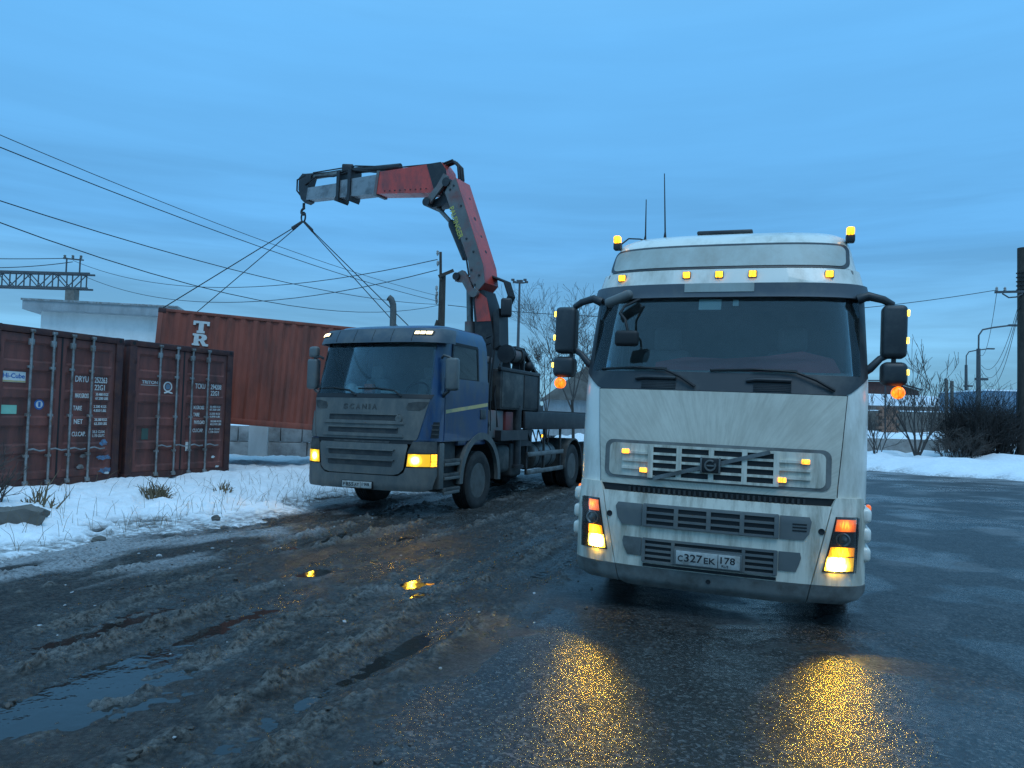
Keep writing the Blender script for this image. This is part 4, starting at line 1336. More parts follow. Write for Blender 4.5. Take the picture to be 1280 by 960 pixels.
    S.panel([(0.48, -1.10, 1.10), (0.52, -1.19, 1.19), (0.72, -1.216, 1.216)], 0.02, 0.06, 36, 0.04).build('bumper', 'muddy_grey', R)
    for s in (-1, 1):
        def m_(rows):
            return rows if s < 0 else [(z, -r, -l) for z, l, r in rows]
        S.panel(m_([(0.72, -1.217, -0.70), (0.78, -1.217, -0.80), (0.862, -1.217, -0.83)]), 0.02, 0.06, 14, 0.03).build('bumper_corner', 'muddy_grey', R)
        S.panel(m_([(1.095, -1.215, -0.85), (1.20, -1.215, -0.885), (1.28, -1.212, -0.92)]), 0.012, 0.05, 12).build('lamp_brow', 'muddy_dark', R)
        hl = S.panel(m_([(0.868, -1.2185, -0.835), (1.092, -1.2185, -0.855)]), 0.012, 0.03, 14).build('headlight', 'black', R)
        S.panel(m_([(0.882, -1.165, -0.845), (1.080, -1.168, -0.865)]), 0.020, 0.010, 12).build('main_lens', 'scania_yellow', hl)
        S.panel(m_([(0.965, -1.2155, -1.175), (1.078, -1.2155, -1.178)]), 0.021, 0.010, 4).build('indicator_lens', 'scania_amber', hl)
        S.panel(m_([(0.882, -1.2155, -1.172), (0.955, -1.2155, -1.175)]), 0.021, 0.010, 4).build('marker_lens', 'scania_amber', hl)
        # flank below the door: bumper return, steps, wheel arch
        lo, hi = min(s * 1.05, s * 1.222), max(s * 1.05, s * 1.222)
        MB().box((lo, 0.45, 0.50), (hi, 0.62, 1.26), 0.02).build('corner_return', 'muddy_grey', R)
        for z in (0.50, 0.74, 0.97):
            stp = MB().box((min(s * 0.95, s * 1.23), 0.60, z - 0.06), (max(s * 0.95, s * 1.23), 1.22, z + 0.01), 0.012).build('step', 'muddy_dark', R)
            MB().box((min(s * 1.20, s * 1.238), 0.62, z - 0.10), (max(s * 1.20, s * 1.238), 1.18, z - 0.05), 0.008).build('step_edge', 'muddy_grey', stp)
        MB().box((min(s * 0.90, s * 1.12), 0.55, 0.45), (max(s * 0.90, s * 1.12), 1.2, 1.28), 0.02).build('step_well', 'chassis', R)
        arc = np.linspace(-0.05, math.pi + 0.02, 28)
        MB().prism([(2.02 + 0.86 * math.cos(a), 0.56 + 0.86 * math.sin(a)) for a in arc] + [(2.02 + 0.74 * math.cos(a), 0.56 + 0.74 * math.sin(a)) for a in reversed(arc)],
                   lambda a, b: (s * 1.245, a, b), lambda a, b: (s * 1.17, a, b)).build('wheel_arch', 'muddy_grey', R)
        MB().prism([(2.02 + 0.84 * math.cos(a), 0.56 + 0.84 * math.sin(a)) for a in arc] + [(2.02 + 0.80 * math.cos(a), 0.56 + 0.80 * math.sin(a)) for a in reversed(arc)],
                   lambda a, b: (s * 1.18, a, b), lambda a, b: (s * 0.72, a, b)).build('mudguard', 'chassis', R)
        MB().box((min(s * 0.70, s * 1.19), 1.16, 1.20), (max(s * 0.70, s * 1.19), 2.27, 1.30), 0.01).build('sill', 'scania_blue', R)
        wheel(R, (s * 1.04, 2.02, 0.545), 0.535, 0.33, s)
        for x in (1.06, 0.70):
            wheel(R, (s * x, 7.40, 0.545), 0.535, 0.29, s)
        wheel(R, (s * 1.06, 8.75, 0.545), 0.535, 0.29, s)
        MB().prism([(7.40 + 0.68 * math.cos(a), 0.55 + 0.68 * math.sin(a)) for a in arc] + [(7.40 + 0.64 * math.cos(a), 0.55 + 0.64 * math.sin(a)) for a in reversed(arc)],
                   lambda a, b: (s * 1.24, a, b), lambda a, b: (s * 0.55, a, b)).build('mudguard', 'muddy_dark', R)
        # door
        dr = MB().prism([(0.57, 1.30), (2.26, 1.30), (2.26, 2.34), (0.62, 2.34), (0.57, 2.1)], lambda a, b: (s * (1.232 - 0.0 * b), a, b), lambda a, b: (s * 1.20, a, b)).build('door', 'scania_blue', R)
        MB().prism([(0.60, 1.745), (2.24, 1.90), (2.24, 1.965), (0.60, 1.805)], lambda a, b: (s * 1.2345, a, b), lambda a, b: (s * 1.229, a, b)).build('door_stripe', 'stripe_yellow', dr)
        MB().box((min(s * 1.225, s * 1.25), 1.93, 1.66), (max(s * 1.225, s * 1.25), 2.16, 1.84), 0.02).build('door_handle', 'dark_plastic', dr)
        for yk in (0.575, 2.262):
            MB().box((min(s * 1.2, s * 1.235), yk - 0.006, 1.32), (max(s * 1.2, s * 1.235), yk + 0.006, 2.9)).build('door_seam', 'black', dr, smooth=0) if False else None
        wx = lambda z: 1.2255 - (z - 2.0) * (0.055 / 0.9)
        pts = [(0.78, 2.33), (1.86, 2.33), (1.86, 2.94), (0.92, 2.94)]
        MB().add([(s * (wx(z) + 0.004), y, z) for y, z in pts], [(0, 1, 2, 3)]).build('side_window', 'side_glass', R, smooth=0)
        mb = MB()
        ring = pts + [pts[0]]
        for a, b in zip(ring[:-1], ring[1:]):
            mb.obox((s * (wx(a[1]) + 0.004), a[0], a[1]), (s * (wx(b[1]) + 0.004), b[0], b[1]), 0.05, 0.02, (s, 0, 0))
        mb.build('window_frame', 'black', R, smooth=0)
    plt = MB().box((-0.33, -0.045, 0.492), (0.27, -0.01, 0.612), 0.006).build('plate_holder', 'black', R)
    pl = MB().box((-0.315, -0.050, 0.500), (0.255, -0.040, 0.604), 0.004).build('license_plate', 'plate_white', R)
    T = lambda x, z: frame((x, -0.0505, z), (1, 0, 0), (0, 0, 1), (0, -1, 0))
    text('lettering', 'P', T(-0.295, 0.527), 0.046, 'ink', pl, width=0.045, bold=0.015)
    text('lettering', '855', T(-0.238, 0.524), 0.060, 'ink', pl, width=0.150, bold=0.015)
    text('lettering', 'AT', T(-0.076, 0.527), 0.046, 'ink', pl, width=0.095, bold=0.015)
    text('lettering', '198', T(0.072, 0.535), 0.052, 'ink', pl, width=0.140, bold=0.015)
    MB().box((0.044, -0.0525, 0.504), (0.050, -0.0495, 0.600)).build('plate_rule', 'ink', pl)
    # windscreen, visor, wipers, mirrors
    S.panel([(1.975, -1.13, 1.13), (2.045, -1.15, 1.15)], 0.014, 0.02, 28).build('cowl', 'black', R)
    S.panel([(2.035, -1.115, 1.115), (2.93, -1.07, 1.07)], 0.008, 0.004, 28).build('windscreen', 'windscreen', R)
    vz = S.panel([(2.905, -1.19, 1.19), (2.93, -1.19, 1.19), (3.12, -1.15, 1.15), (3.15, -1.13, 1.13)], 0.13, 0.03, 30, 0.04).build('sun_visor', 'muddy_grey', R)
    vz.data.materials[0] = MATS['visor_blue']
    for x in (-0.72, -0.36, 0.0, 0.36, 0.72):
        S.panel([(2.925, x - 0.004, x + 0.004), (3.13, x - 0.004, x + 0.004)], 0.133, 0.01, 1).build('visor_rib', 'black', vz)
    for x in (-1.02, 0.86):
        y = S.y(x, 3.04) - 0.135
        h = S.panel([(3.035, x - 0.13, x + 0.13), (3.105, x - 0.13, x + 0.13)], 0.150, 0.03, 6).build('roof_lamp', 'black', R)
        for k in range(3):
            a = x - 0.115 + k * 0.08
            S.panel([(3.043, a, a + 0.066), (3.095, a, a + 0.066)], 0.160, 0.012, 2).build('lens', 'scania_roof_lamp', h)

    def on(x, z, o):
        return (x, S.y(x, z) - o, z)
    for b0, b1, piv in ((-1.0, -0.35, -0.20), (-0.18, 0.52, 0.66)):
        arm = MB().tube([on(piv, 2.01, 0.03), on((piv + b1) / 2, 2.06, 0.05), on(b1, 2.10, 0.045), on((b0 + b1) / 2, 2.14, 0.04)], 0.013, 8).build('wiper_arm', 'black', R)
        MB().tube([on(b0, 2.13, 0.022), on((b0 + b1) / 2, 2.135, 0.025), on(b1, 2.10, 0.022)], 0.011, 6).build('wiper_blade', 'black', arm)
    for s in (-1, 1):
        lo, hi = min(s * 1.28, s * 1.50), max(s * 1.28, s * 1.50)
        m = MB().box((lo, 0.42, 2.12), (hi, 0.56, 2.66), 0.05, 3).build('mirror', 'grey_plastic', R)
        MB().box((lo + 0.02, 0.558, 2.15), (hi - 0.02, 0.566, 2.63), 0.002).build('mirror_glass', 'chrome', m)
        MB().tube([(s * 1.18, 0.50, 2.66), (s * 1.24, 0.46, 2.70), (s * 1.34, 0.46, 2.67), (s * 1.40, 0.48, 2.62)], 0.022, 8).build('mirror_arm', 'dark_plastic', R)
        MB().tube([(s * 1.21, 0.52, 2.02), (s * 1.26, 0.48, 2.06), (s * 1.34, 0.48, 2.12)], 0.028, 8).build('mirror_arm', 'dark_plastic', R)
    MB().box((-1.48, 0.43, 2.68), (-1.29, 0.55, 2.88), 0.05, 3).build('wide_mirror', 'grey_plastic', R)
    # cab interior
    MB().box((-1.1, 0.40, 1.7), (1.1, 0.85, 2.06), 0.05, 3).build('dashboard', 'interior_grey', R)
    MB().box((-1.12, 1.95, 1.4), (1.12, 2.0, 3.1)).build('rear_lining', 'interior_grey', R)
    for x in (-0.55, 0.55):
        st = MB().box((x - 0.25, 1.2, 1.5), (x + 0.25, 1.42, 2.36), 0.1, 3).build('seat', 'interior_grey', R)
        MB().box((x - 0.13, 1.22, 2.34), (x + 0.13, 1.36, 2.58), 0.06, 3).build('headrest', 'interior_grey', st)
    MB().tube([(0.55 + 0.22 * math.cos(a), 0.80 + 0.10 * math.sin(a), 2.10 + 0.17 * math.sin(a)) for a in np.linspace(0, 2 * math.pi, 29)], 0.018, 8).build('steering_wheel', 'black', R)
    # things lying on the dashboard
    MB().lathe([(0.15, 0), (0.155, 0.02), (0.12, 0.03), (0.11, 0.09), (0.075, 0.14), (0.01, 0.16)], (-0.50, 0.40, 2.07), 'z', 20).build('hard_hat', 'helmet_white', R)
    MB().box((-0.24, 0.36, 2.06), (-0.06, 0.48, 2.22), 0.03).build('glove', 'vest_orange', R)
    MB().box((-0.36, 0.30, 2.065), (-0.22, 0.34, 2.17)).build('paper', 'paper', R)
    MB().box((-0.96, 0.42, 2.065), (-0.74, 0.46, 2.15)).build('paper', 'paper', R)
    MB().box((0.18, 0.28, 2.062), (0.46, 0.42, 2.11), M=Matrix.Rotation(rad(6), 4, 'Z')).build('paper', 'paper', R)
    # exhaust stack
    MB().tube([(-1.04, 2.5, 1.2), (-1.04, 2.5, 3.78), (-1.045, 2.49, 3.92), (-1.08, 2.47, 4.02), (-1.13, 2.45, 4.06)], [0.065] * 5, 14).build('exhaust_pipe', 'muddy_grey', R)
    # frame, deck, box and side guard
    for s in (-1, 1):
        MB().obox((s * 0.42, 0.5, 0.90), (s * 0.42, 11.5, 0.90), 0.10, 0.30).build('chassis_rail', 'chassis', R, smooth=0)
    for yk in (2.02, 7.40, 8.75):
        MB().tube([(-1.0, yk, 0.545), (1.0, yk, 0.545)], 0.09, 10).build('axle', 'chassis', R)
    MB().box((-0.9, 0.5, 0.5), (0.9, 1.6, 1.25), 0.04).build('engine_block', 'chassis', R)
    MB().box((-1.22, 4.35, 1.48), (1.22, 11.5, 1.62), 0.02).build('deck', 'chassis', R)
    for s in (-1, 1):
        MB().box((min(s * 1.18, s * 1.245), 4.10, 1.46), (max(s * 1.18, s * 1.245), 11.5, 1.84), 0.015).build('deck_side', 'crane_black', R)
    MB().box((-1.24, 6.2, 1.86), (-1.20, 11.4, 2.42), 0.01).build('side_board', 'pale_panel', R)
    MB().box((-1.25, 6.2, 2.30), (-1.19, 11.4, 2.345), 0.005).build('board_rail', 'galvanised', R)
    MB().tube([(-1.16, 6.5, 1.9), (-1.16, 6.6, 2.12), (-1.16, 6.8, 2.17), (-1.16, 7.9, 2.18)], 0.03, 8).build('stake_rail', 'black', R)
    bx = MB().box((0.25, 2.95, 1.86), (1.17, 5.0, 2.66), 0.02).build('tool_box', 'chassis', R)
    MB().box((1.165, 3.00, 1.90), (1.185, 4.10, 2.60), 0.006).build('box_door', 'muddy_dark', bx)
    MB().box((1.165, 4.16, 1.90), (1.185, 4.95, 2.60), 0.006).build('box_door', 'chassis', bx)
    MB().box((1.12, 2.90, 2.62), (1.20, 5.02, 2.69), 0.006).build('box_rim', 'crane_black', bx)
    MB().box((1.12, 4.95, 1.60), (1.20, 5.03, 2.69), 0.006).build('box_post', 'crane_black', bx)
    mb = MB().tube([(1.0, 3.62, 3.0), (1.0, 4.05, 3.0)], 0.15, 18)
    wd = mb.build('winch_drum', 'crane_grime', R)
    for yk in (3.55, 3.62, 4.05, 4.12):
        MB().lathe([(0.19, 0), (0.19, 0.03)], (1.0, yk, 3.0), 'y', 20).build('winch_flange', 'crane_black', wd)
    for yk in (3.58, 4.08):
        MB().prism([(0.90, 2.66), (1.10, 2.66), (1.05, 3.0), (0.95, 3.0)], lambda a, b: (a, yk, b), lambda a, b: (a, yk + 0.05, b)).build('winch_bracket', 'crane_black', wd)
    MB().obox((1.1, 4.20, 2.68), (1.1, 4.20, 3.16), 0.06, 0.10, (1, 0, 0)).build('brace_post', 'crane_black', R, smooth=0)
    MB().obox((1.1, 4.18, 3.13), (1.1, 4.98, 2.68), 0.06, 0.10, (1, 0, 0)).build('brace', 'crane_black', R, smooth=0)
    MB().obox((1.1, 3.75, 3.14), (1.1, 4.24, 3.14), 0.06, 0.07, (1, 0, 0)).build('brace', 'crane_black', R, smooth=0)
    MB().lathe([(0.01, -0.11)] + [(0.11 * math.sin(a), -0.11 * math.cos(a)) for a in np.linspace(0.3, 2.84, 10)] + [(0.01, 0.11)], (1.12, 4.52, 2.80), 'z', 18).build('lamp_ball', 'black', R)
    tk = MB().lathe([(0.27, -0.68), (0.30, -0.66), (0.30, 0.66), (0.27, 0.68)], (0.82, 5.75, 0.86), 'y', 24).build('fuel_tank', 'galvanised', R)
    for yk in (5.35, 6.1):
        MB().lathe([(0.308, -0.03), (0.308, 0.03)], (0.82, yk, 0.86), 'y', 24).build('tank_strap', 'chassis', tk)
    MB().box((0.55, 3.05, 0.60), (1.12, 3.65, 1.15), 0.10, 3).build('air_tank', 'muddy_dark', R)
    MB().box((0.60, 3.72, 0.50), (1.10, 4.30, 1.20), 0.05, 3).build('battery_box', 'chassis', R)
    for z in (0.93, 0.55):
        MB().box((1.16, 4.40, z - 0.05), (1.21, 6.70, z + 0.05), 0.012).build('guard_rail', 'galvanised', R)
    for yk in (4.45, 5.5, 6.6):
        MB().box((1.12, yk - 0.03, 0.50), (1.165, yk + 0.03, 1.48), 0.006).build('guard_post', 'chassis', R)
    ml = MB().box((1.235, 5.02, 1.28), (1.255, 5.12, 1.36), 0.008).build('side_marker', 'black', R)
    MB().lathe([(0.03, 0), (0.034, 0.012), (0.02, 0.022), (0.002, 0.024)], (1.25, 5.07, 1.32), 'x', 12).build('lens', 'marker_amber', ml)
    # hoses and valve gear at the crane foot
    for k in range(9):
        a = 2.45 + 0.12 * k
        MB().tube([(1.05 - 0.05 * k, a, 1.2), (1.12 - 0.03 * k, a + 0.1, 1.55 + 0.03 * k), (0.9, a + 0.22, 1.95), (0.72 - 0.04 * k, a + 0.15, 2.6 + 0.1 * (k % 4))], 0.022, 6).build('hose', 'black', R)
    MB().box((0.62, 2.62, 1.30), (1.10, 3.30, 1.84), 0.03).build('valve_block', 'crane_grime', R)
    MB().box((0.90, 3.32, 1.35), (1.14, 3.70, 1.82), 0.02).build('valve_cover', 'crane_dull_red', R)

    # dense gear between cab and tool box
    rq = random.Random(5)
    for k in range(26):
        x, y = rq.uniform(0.2, 1.12), rq.uniform(2.40, 3.0)
        z0, z1 = rq.uniform(1.2, 1.7), rq.uniform(2.2, 3.3)
        b_ = rq.uniform(-0.15, 0.15)
        MB().tube([(x, y, z0), (x + b_, y + rq.uniform(-0.1, 0.1), (z0 + z1) / 2), (x + rq.uniform(-0.1, 0.1), y + 0.15, z1), (x - 0.2, y + 0.5, z1 + rq.uniform(-0.2, 0.15))], rq.uniform(0.012, 0.024), 6).build('hose', 'black', R)
    MB().box((0.35, 2.42, 2.0), (1.05, 2.85, 2.75), 0.03).build('oil_tank', 'chassis', R)
    for k in range(6):
        MB().tube([(0.55 + 0.09 * k, 2.62, 2.75), (0.55 + 0.09 * k, 2.62, 2.98)], 0.014, 6).build('valve_lever', 'crane_black', R)
    MB().box((0.50, 2.50, 2.74), (1.08, 2.74, 2.86), 0.02).build('control_valve', 'crane_grime', R)
    MB().obox((1.15, 2.9, 1.35), (1.15, 4.3, 1.35), 0.16, 0.20).build('outrigger_beam', 'crane_black', R, smooth=0)
    MB().tube([(1.12, 3.95, 0.75), (1.12, 3.95, 1.95)], 0.09, 14).build('outrigger_leg', 'crane_black', R)
    MB().lathe([(0.16, 0), (0.16, 0.05), (0.06, 0.08)], (1.12, 3.95, 0.68), 'z', 16).build('outrigger_foot', 'crane_black', R)
    for k in range(4):
        MB().tube([(1.2, 4.3 + 0.35 * k, 1.45), (1.23, 4.45 + 0.35 * k, 1.22 - 0.03 * k), (1.2, 4.62 + 0.35 * k, 1.45)], 0.014, 6).build('hose', 'black', R)
    MB().obox((1.05, 5.05, 1.84), (1.05, 11.3, 1.84), 0.06, 0.08).build('deck_rail', 'crane_black', R, smooth=0)
    MB().box((0.2, 5.1, 1.62), (0.95, 5.9, 2.0), 0.03).build('deck_crate', 'chassis', R)

    # loader crane
    X = SCM.inverted()

    def plate(poly, h0, h1):
        return MB().prism(poly, lambda s, z: cw(s, z, h0), lambda s, z: cw(s, z, h1))
    col = plate([(-0.16, 0.9), (0.26, 0.9), (0.26, 3.2), (0.34, 3.9), (0.38, 4.25), (0.30, 4.42), (0.10, 4.40), (-0.02, 4.1), (-0.16, 3.4)], 0.24, -0.24).build('loader_crane', 'crane_black', R, X)
    plate([(-0.10, 3.72), (0.25, 3.72), (0.32, 4.20), (0.22, 4.36), (0.02, 4.22)], 0.255, 0.243).build('column_plate', 'crane_red', col, X)
    plate([(-0.30, 3.2), (-0.16, 3.1), (-0.12, 3.9), (-0.26, 4.0)], 0.20, -0.20).build('valve_housing', 'crane_black', col, X)
    MB().tube([cw(0.05, 1.0), cw(0.05, 1.9)], 0.42, 24).build('slew_base', 'crane_black', col, X)
    MB().obox(cw(-0.9, 1.25), cw(1.0, 1.25), 0.5, 0.35).build('crane_frame', 'crane_black', col, X)
    for o in (0.30, -0.30):
        MB().tube([cw(0.30, 4.34, o - 0.06), cw(0.30, 4.34, o + 0.06)], 0.10, 16).build('pivot_pin', 'crane_grime', col, X)
    hw = 0.29
    boom = [(1.17, 6.66), (1.06, 6.86), (0.88, 6.95), (0.48, 5.92), (0.11, 4.95), (0.05, 4.55), (0.24, 4.36), (0.42, 4.62), (0.50, 5.05), (0.60, 5.30), (0.86, 5.93)]
    bo = plate(boom, hw - 0.008, -hw + 0.008).build('main_boom', 'crane_red', col, X)
    plate([(1.165, 6.655), (1.055, 6.855), (0.882, 6.94), (0.485, 5.92), (0.115, 4.95), (0.055, 4.555), (0.24, 4.365), (0.415, 4.62), (0.495, 5.05), (0.595, 5.30), (0.855, 5.93)], hw + 0.004, hw - 0.010).build('boom_plate', 'crane_grime', bo, X)
    # boxy reinforcement at the foot and a bracket
    plate([(0.44, 4.62), (0.62, 4.86), (0.78, 4.80), (0.80, 4.62), (0.62, 4.60), (0.40, 4.26), (0.28, 4.26)], 0.33, 0.19).build('lift_bracket', 'crane_grime', bo, X)
    MB().tube([cw(0.74, 4.72, 0.40), cw(0.74, 4.72, -0.30)], 0.085, 14).build('bracket_pin', 'crane_black', bo, X)
    MB().tube([cw(0.52, 2.4, 0.05), cw(0.55, 3.75, 0.05)], 0.12, 16).build('lift_cylinder', 'crane_grime', col, X)
    MB().tube([cw(0.55, 3.7, 0.05), cw(0.60, 4.75, 0.05)], 0.075, 14).build('lift_rod', 'galvanised', col, X)
    # boom outline groove and lettering run down the plate
    a, b = cw(1.02, 6.52, hw + 0.0045), cw(0.52, 5.25, hw + 0.0045)
    xd = (cw(0.62, 5.55) - cw(0.98, 6.45)).normalized()
    yd = CRANE_N.cross(xd)
    o = cw(0.985, 6.30, hw + 0.0045)
    Mt = X @ frame(o - yd * 0.06, xd, yd, CRANE_N)
    text('lettering', 'PALFINGER', Mt, 0.13, 'crane_yellow', bo, width=0.78, bold=0.02)
    # pipes, clamps, bolts and worn spots along the boom
    for k in range(3):
        o2 = 0.20 - 0.10 * k
        MB().tube([cw(0.52, 4.75, o2), cw(0.62, 5.22, o2), cw(0.88, 5.90, o2), cw(1.14, 6.55, o2), cw(1.26, 6.72, o2)], 0.020, 6).build('hydraulic_pipe', 'crane_black', bo, X)
    for t in (0.2, 0.5, 0.8):
        p = cw(0.60 + 0.52 * t, 5.20 + 1.35 * t, 0.0)
        MB().obox(p - CRANE_N * 0.26, p + CRANE_N * 0.26, 0.05, 0.05).build('pipe_clamp', 'crane_black', bo, X)
    for s0, z0 in ((0.20, 4.72), (0.30, 4.52), (0.40, 4.85), (0.36, 5.25), (0.72, 6.30), (1.02, 6.70), (0.93, 6.78), (0.55, 5.55)):
        q = cw(s0, z0, hw + 0.002)
        MB().tube([q, q + CRANE_N * 0.02], 0.024, 8).build('bolt', 'crane_black', bo, X)
    for s0, z0, r_ in ((0.52, 6.06, 0.05), (0.36, 5.66, 0.035), (0.70, 6.55, 0.03), (0.22, 5.30, 0.04)):
        ed = cw(s0, z0, -0.02) + Vector((0, 0, 0))
        d_ = (cw(0.88, 6.95) - cw(0.11, 4.95)).normalized()
        nrm_ = CRANE_N.cross(d_).normalized()
        nrm_ = nrm_ if nrm_.dot(CRANE_D) < 0 else -nrm_
        base = cw(0.11, 4.95, -0.05) + d_ * ((z0 - 4.95) / d_.z)
        MB().tube([base - nrm_ * 0.01 + CRANE_N * (r_ * 3 - 0.1), base + nrm_ * 0.004 + CRANE_N * (r_ * 3 - 0.1)], r_, 9).build('worn_spot', 'crane_black', bo, X)
    # jib
    jb = plate([(3.12, 7.42), (1.36, 7.40), (1.22, 7.22), (1.18, 7.02), (1.30, 6.82), (1.52, 6.72), (3.20, 6.90)], 0.20, -0.20).build('jib', 'crane_red', col, X)
    plate([(1.75, 7.405), (1.36, 7.402), (1.22, 7.22), (1.18, 7.02), (1.30, 6.82), (1.50, 6.722)], 0.215, 0.198).build('jib_end_plate', 'crane_black', jb, X)
    plate([(3.20, 7.45), (3.12, 7.45), (3.20, 6.87), (3.28, 6.87)], 0.215, -0.215).build('jib_collar', 'crane_grime', jb, X)
    e1 = plate([(4.45, 7.395), (3.18, 7.385), (3.24, 6.93), (4.50, 6.97)], 0.155, -0.155).build('extension', 'crane_grey', jb, X)
    e2 = plate([(5.50, 7.36), (4.30, 7.35), (4.34, 7.01), (5.55, 7.05)], 0.125, -0.125).build('extension', 'crane_grey', jb, X)
    for s0, dz in ((4.42, 0.0), (4.06, 0.02)):
        plate([(s0 + 0.06, 7.62), (s0 - 0.04, 7.62), (s0 - 0.02, 6.92), (s0 + 0.02, 6.86 - dz), (s0 + 0.12, 6.90), (s0 + 0.06, 7.02)], 0.20, -0.20).build('jib_collar', 'crane_black', jb, X)
    plate([(5.50, 7.42), (5.40, 7.70), (5.72, 7.76), (5.84, 7.66), (5.84, 7.36), (5.74, 7.10), (5.60, 6.98), (5.48, 7.02)], 0.11, -0.11).build('jib_head', 'crane_black', jb, X)
    MB().tube([cw(2.66, 7.545), cw(4.12, 7.64)], 0.075, 14).build('extension_cylinder', 'crane_black', jb, X)
    MB().tube([cw(4.1, 7.64), cw(5.45, 7.66)], 0.065, 12).build('cylinder_rod', 'galvanised', jb, X)
    MB().tube([cw(4.15, 7.66), cw(4.9, 7.68), cw(5.75, 7.74)], 0.05, 10).build('extension_cylinder', 'crane_black', jb, X)
    for o2 in (0.06, -0.06):
        MB().tube([cw(1.4, 7.43, o2), cw(2.6, 7.50, o2), cw(4.0, 7.73, o2), cw(5.4, 7.75, o2)], 0.018, 6).build('hydraulic_pipe', 'crane_black', jb, X)
    for k in range(9):
        q = cw(1.75 + 0.15 * k, 6.84 + 0.012 * k, 0.201)
        MB().tube([q, q + CRANE_N * 0.015], 0.016, 7).build('bolt', 'crane_black', jb, X)
    MB().tube([cw(3.3, 7.46, 0.12), cw(4.0, 7.60, 0.14), cw(4.6, 7.52, 0.16), cw(5.2, 7.60, 0.15), cw(5.6, 7.45, 0.12)], 0.022, 6).build('hose', 'black', jb, X)
    MB().tube([cw(5.62, 7.70, 0.1), cw(5.90, 7.62, 0.1), cw(5.92, 7.35, 0.08), cw(5.72, 7.12, 0.05)], 0.022, 6).build('hose', 'black', jb, X)
    MB().box((-0.14, -0.08, -0.10), (0.14, 0.08, 0.10), 0.03, M=Matrix.Translation(cw(4.25, 7.70, 0.05))).build('valve_block', 'crane_black', jb, X)
    # elbow: links, cylinder, hose loop
    for o2 in (0.26, -0.26):
        plate([(1.22, 7.10), (1.10, 7.02), (1.12, 6.92), (1.56, 6.46), (1.68, 6.42), (1.74, 6.52), (1.66, 6.60), (1.40, 6.84)], o2 + 0.03, o2 - 0.03).build('elbow_link', 'crane_grime', col, X)
    MB().tube([cw(1.12, 6.88, 0.34), cw(1.12, 6.88, -0.34)], 0.10, 16).build('elbow_pin', 'crane_black', col, X)
    MB().tube([cw(1.66, 6.50, 0.32), cw(1.66, 6.50, -0.32)], 0.10, 16).build('elbow_pin', 'crane_black', col, X)
    plate([(1.10, 6.75), (1.28, 6.80), (1.40, 6.62), (1.62, 6.56), (1.66, 6.40), (1.30, 6.42), (1.02, 6.55)], 0.15, -0.15).build('elbow_bracket', 'crane_black', col, X)
    MB().tube([cw(1.60, 6.48), cw(1.10, 5.98)], 0.05, 12).build('cylinder_rod', 'galvanised', col, X)
    MB().tube([cw(1.18, 6.06), cw(1.12, 6.0), cw(0.72, 5.20)], [0.07, 0.11, 0.11], 16).build('jib_cylinder', 'crane_black', col, X)
    for o2 in (0.10, 0.0, -0.08):
        MB().tube([cw(0.92, 6.98, o2), cw(0.96, 7.28, o2), cw(1.12, 7.44, o2), cw(1.32, 7.40, o2), cw(1.50, 7.36, o2)], 0.028, 8).build('hose', 'black', col, X)
    for k in range(5):
        o2 = -0.32 + 0.06 * k
        MB().tube([cw(0.10, 4.75, o2), cw(-0.22, 4.62, o2), cw(-0.34, 4.3, o2), cw(-0.16, 3.95, o2), cw(-0.1, 3.5, o2)], 0.03, 8).build('hose', 'black', col, X)
    MB().box((-0.12, -0.12, -0.2), (0.12, 0.12, 0.2), 0.05, 3, M=Matrix.Translation(cw(-0.36, 4.02, 0.05))).build('swivel_block', 'crane_black', col, X)
    # hook
    MB().tube([cw(5.74, 7.02), cw(5.74, 6.90)], 0.035, 8).build('hook_shank', 'crane_black', col, X)
    hk = [cw(5.74 + 0.075 * math.sin(t), 6.80 + 0.075 * math.cos(t)) for t in np.linspace(-0.2, 4.2, 16)]
    MB().tube([cw(5.74, 6.93)] + hk, [0.035] + [0.032] * 15 + [0.015], 8).build('hook', 'crane_black', col, X)
    return R


pmat('patch_green', (0.05, 0.09, 0.075), 0.6)
pmat('crane_dull_red', (0.16, 0.022, 0.018), 0.55, var=0.25, dirt=(0.04, 0.03, 0.028), dirt_amt=0.5)
pmat('visor_blue', (0.05, 0.068, 0.085), 0.5, var=0.15, dirt=(0.11, 0.115, 0.115), dirt_amt=0.42)
TRUCK = build_crane_truck()


# ------------------------------------------------------------------ containers
def corrugated(mb, y0, y1, z0, z1, x, sgn, pitch=0.278, depth=0.036):
    prof = []
    n = int((y1 - y0) / pitch)
    p = (y1 - y0) / n
    for k in range(n):
        a = y0 + k * p
        prof += [(a, 0), (a + p * 0.26, 0), (a + p * 0.5, 1), (a + p * 0.76, 1)]
    prof.append((y1, 0))
    mb.grid([[(x - sgn * depth * d, y, z) for y, d in prof] for z in (z0, z1)])
    return mb


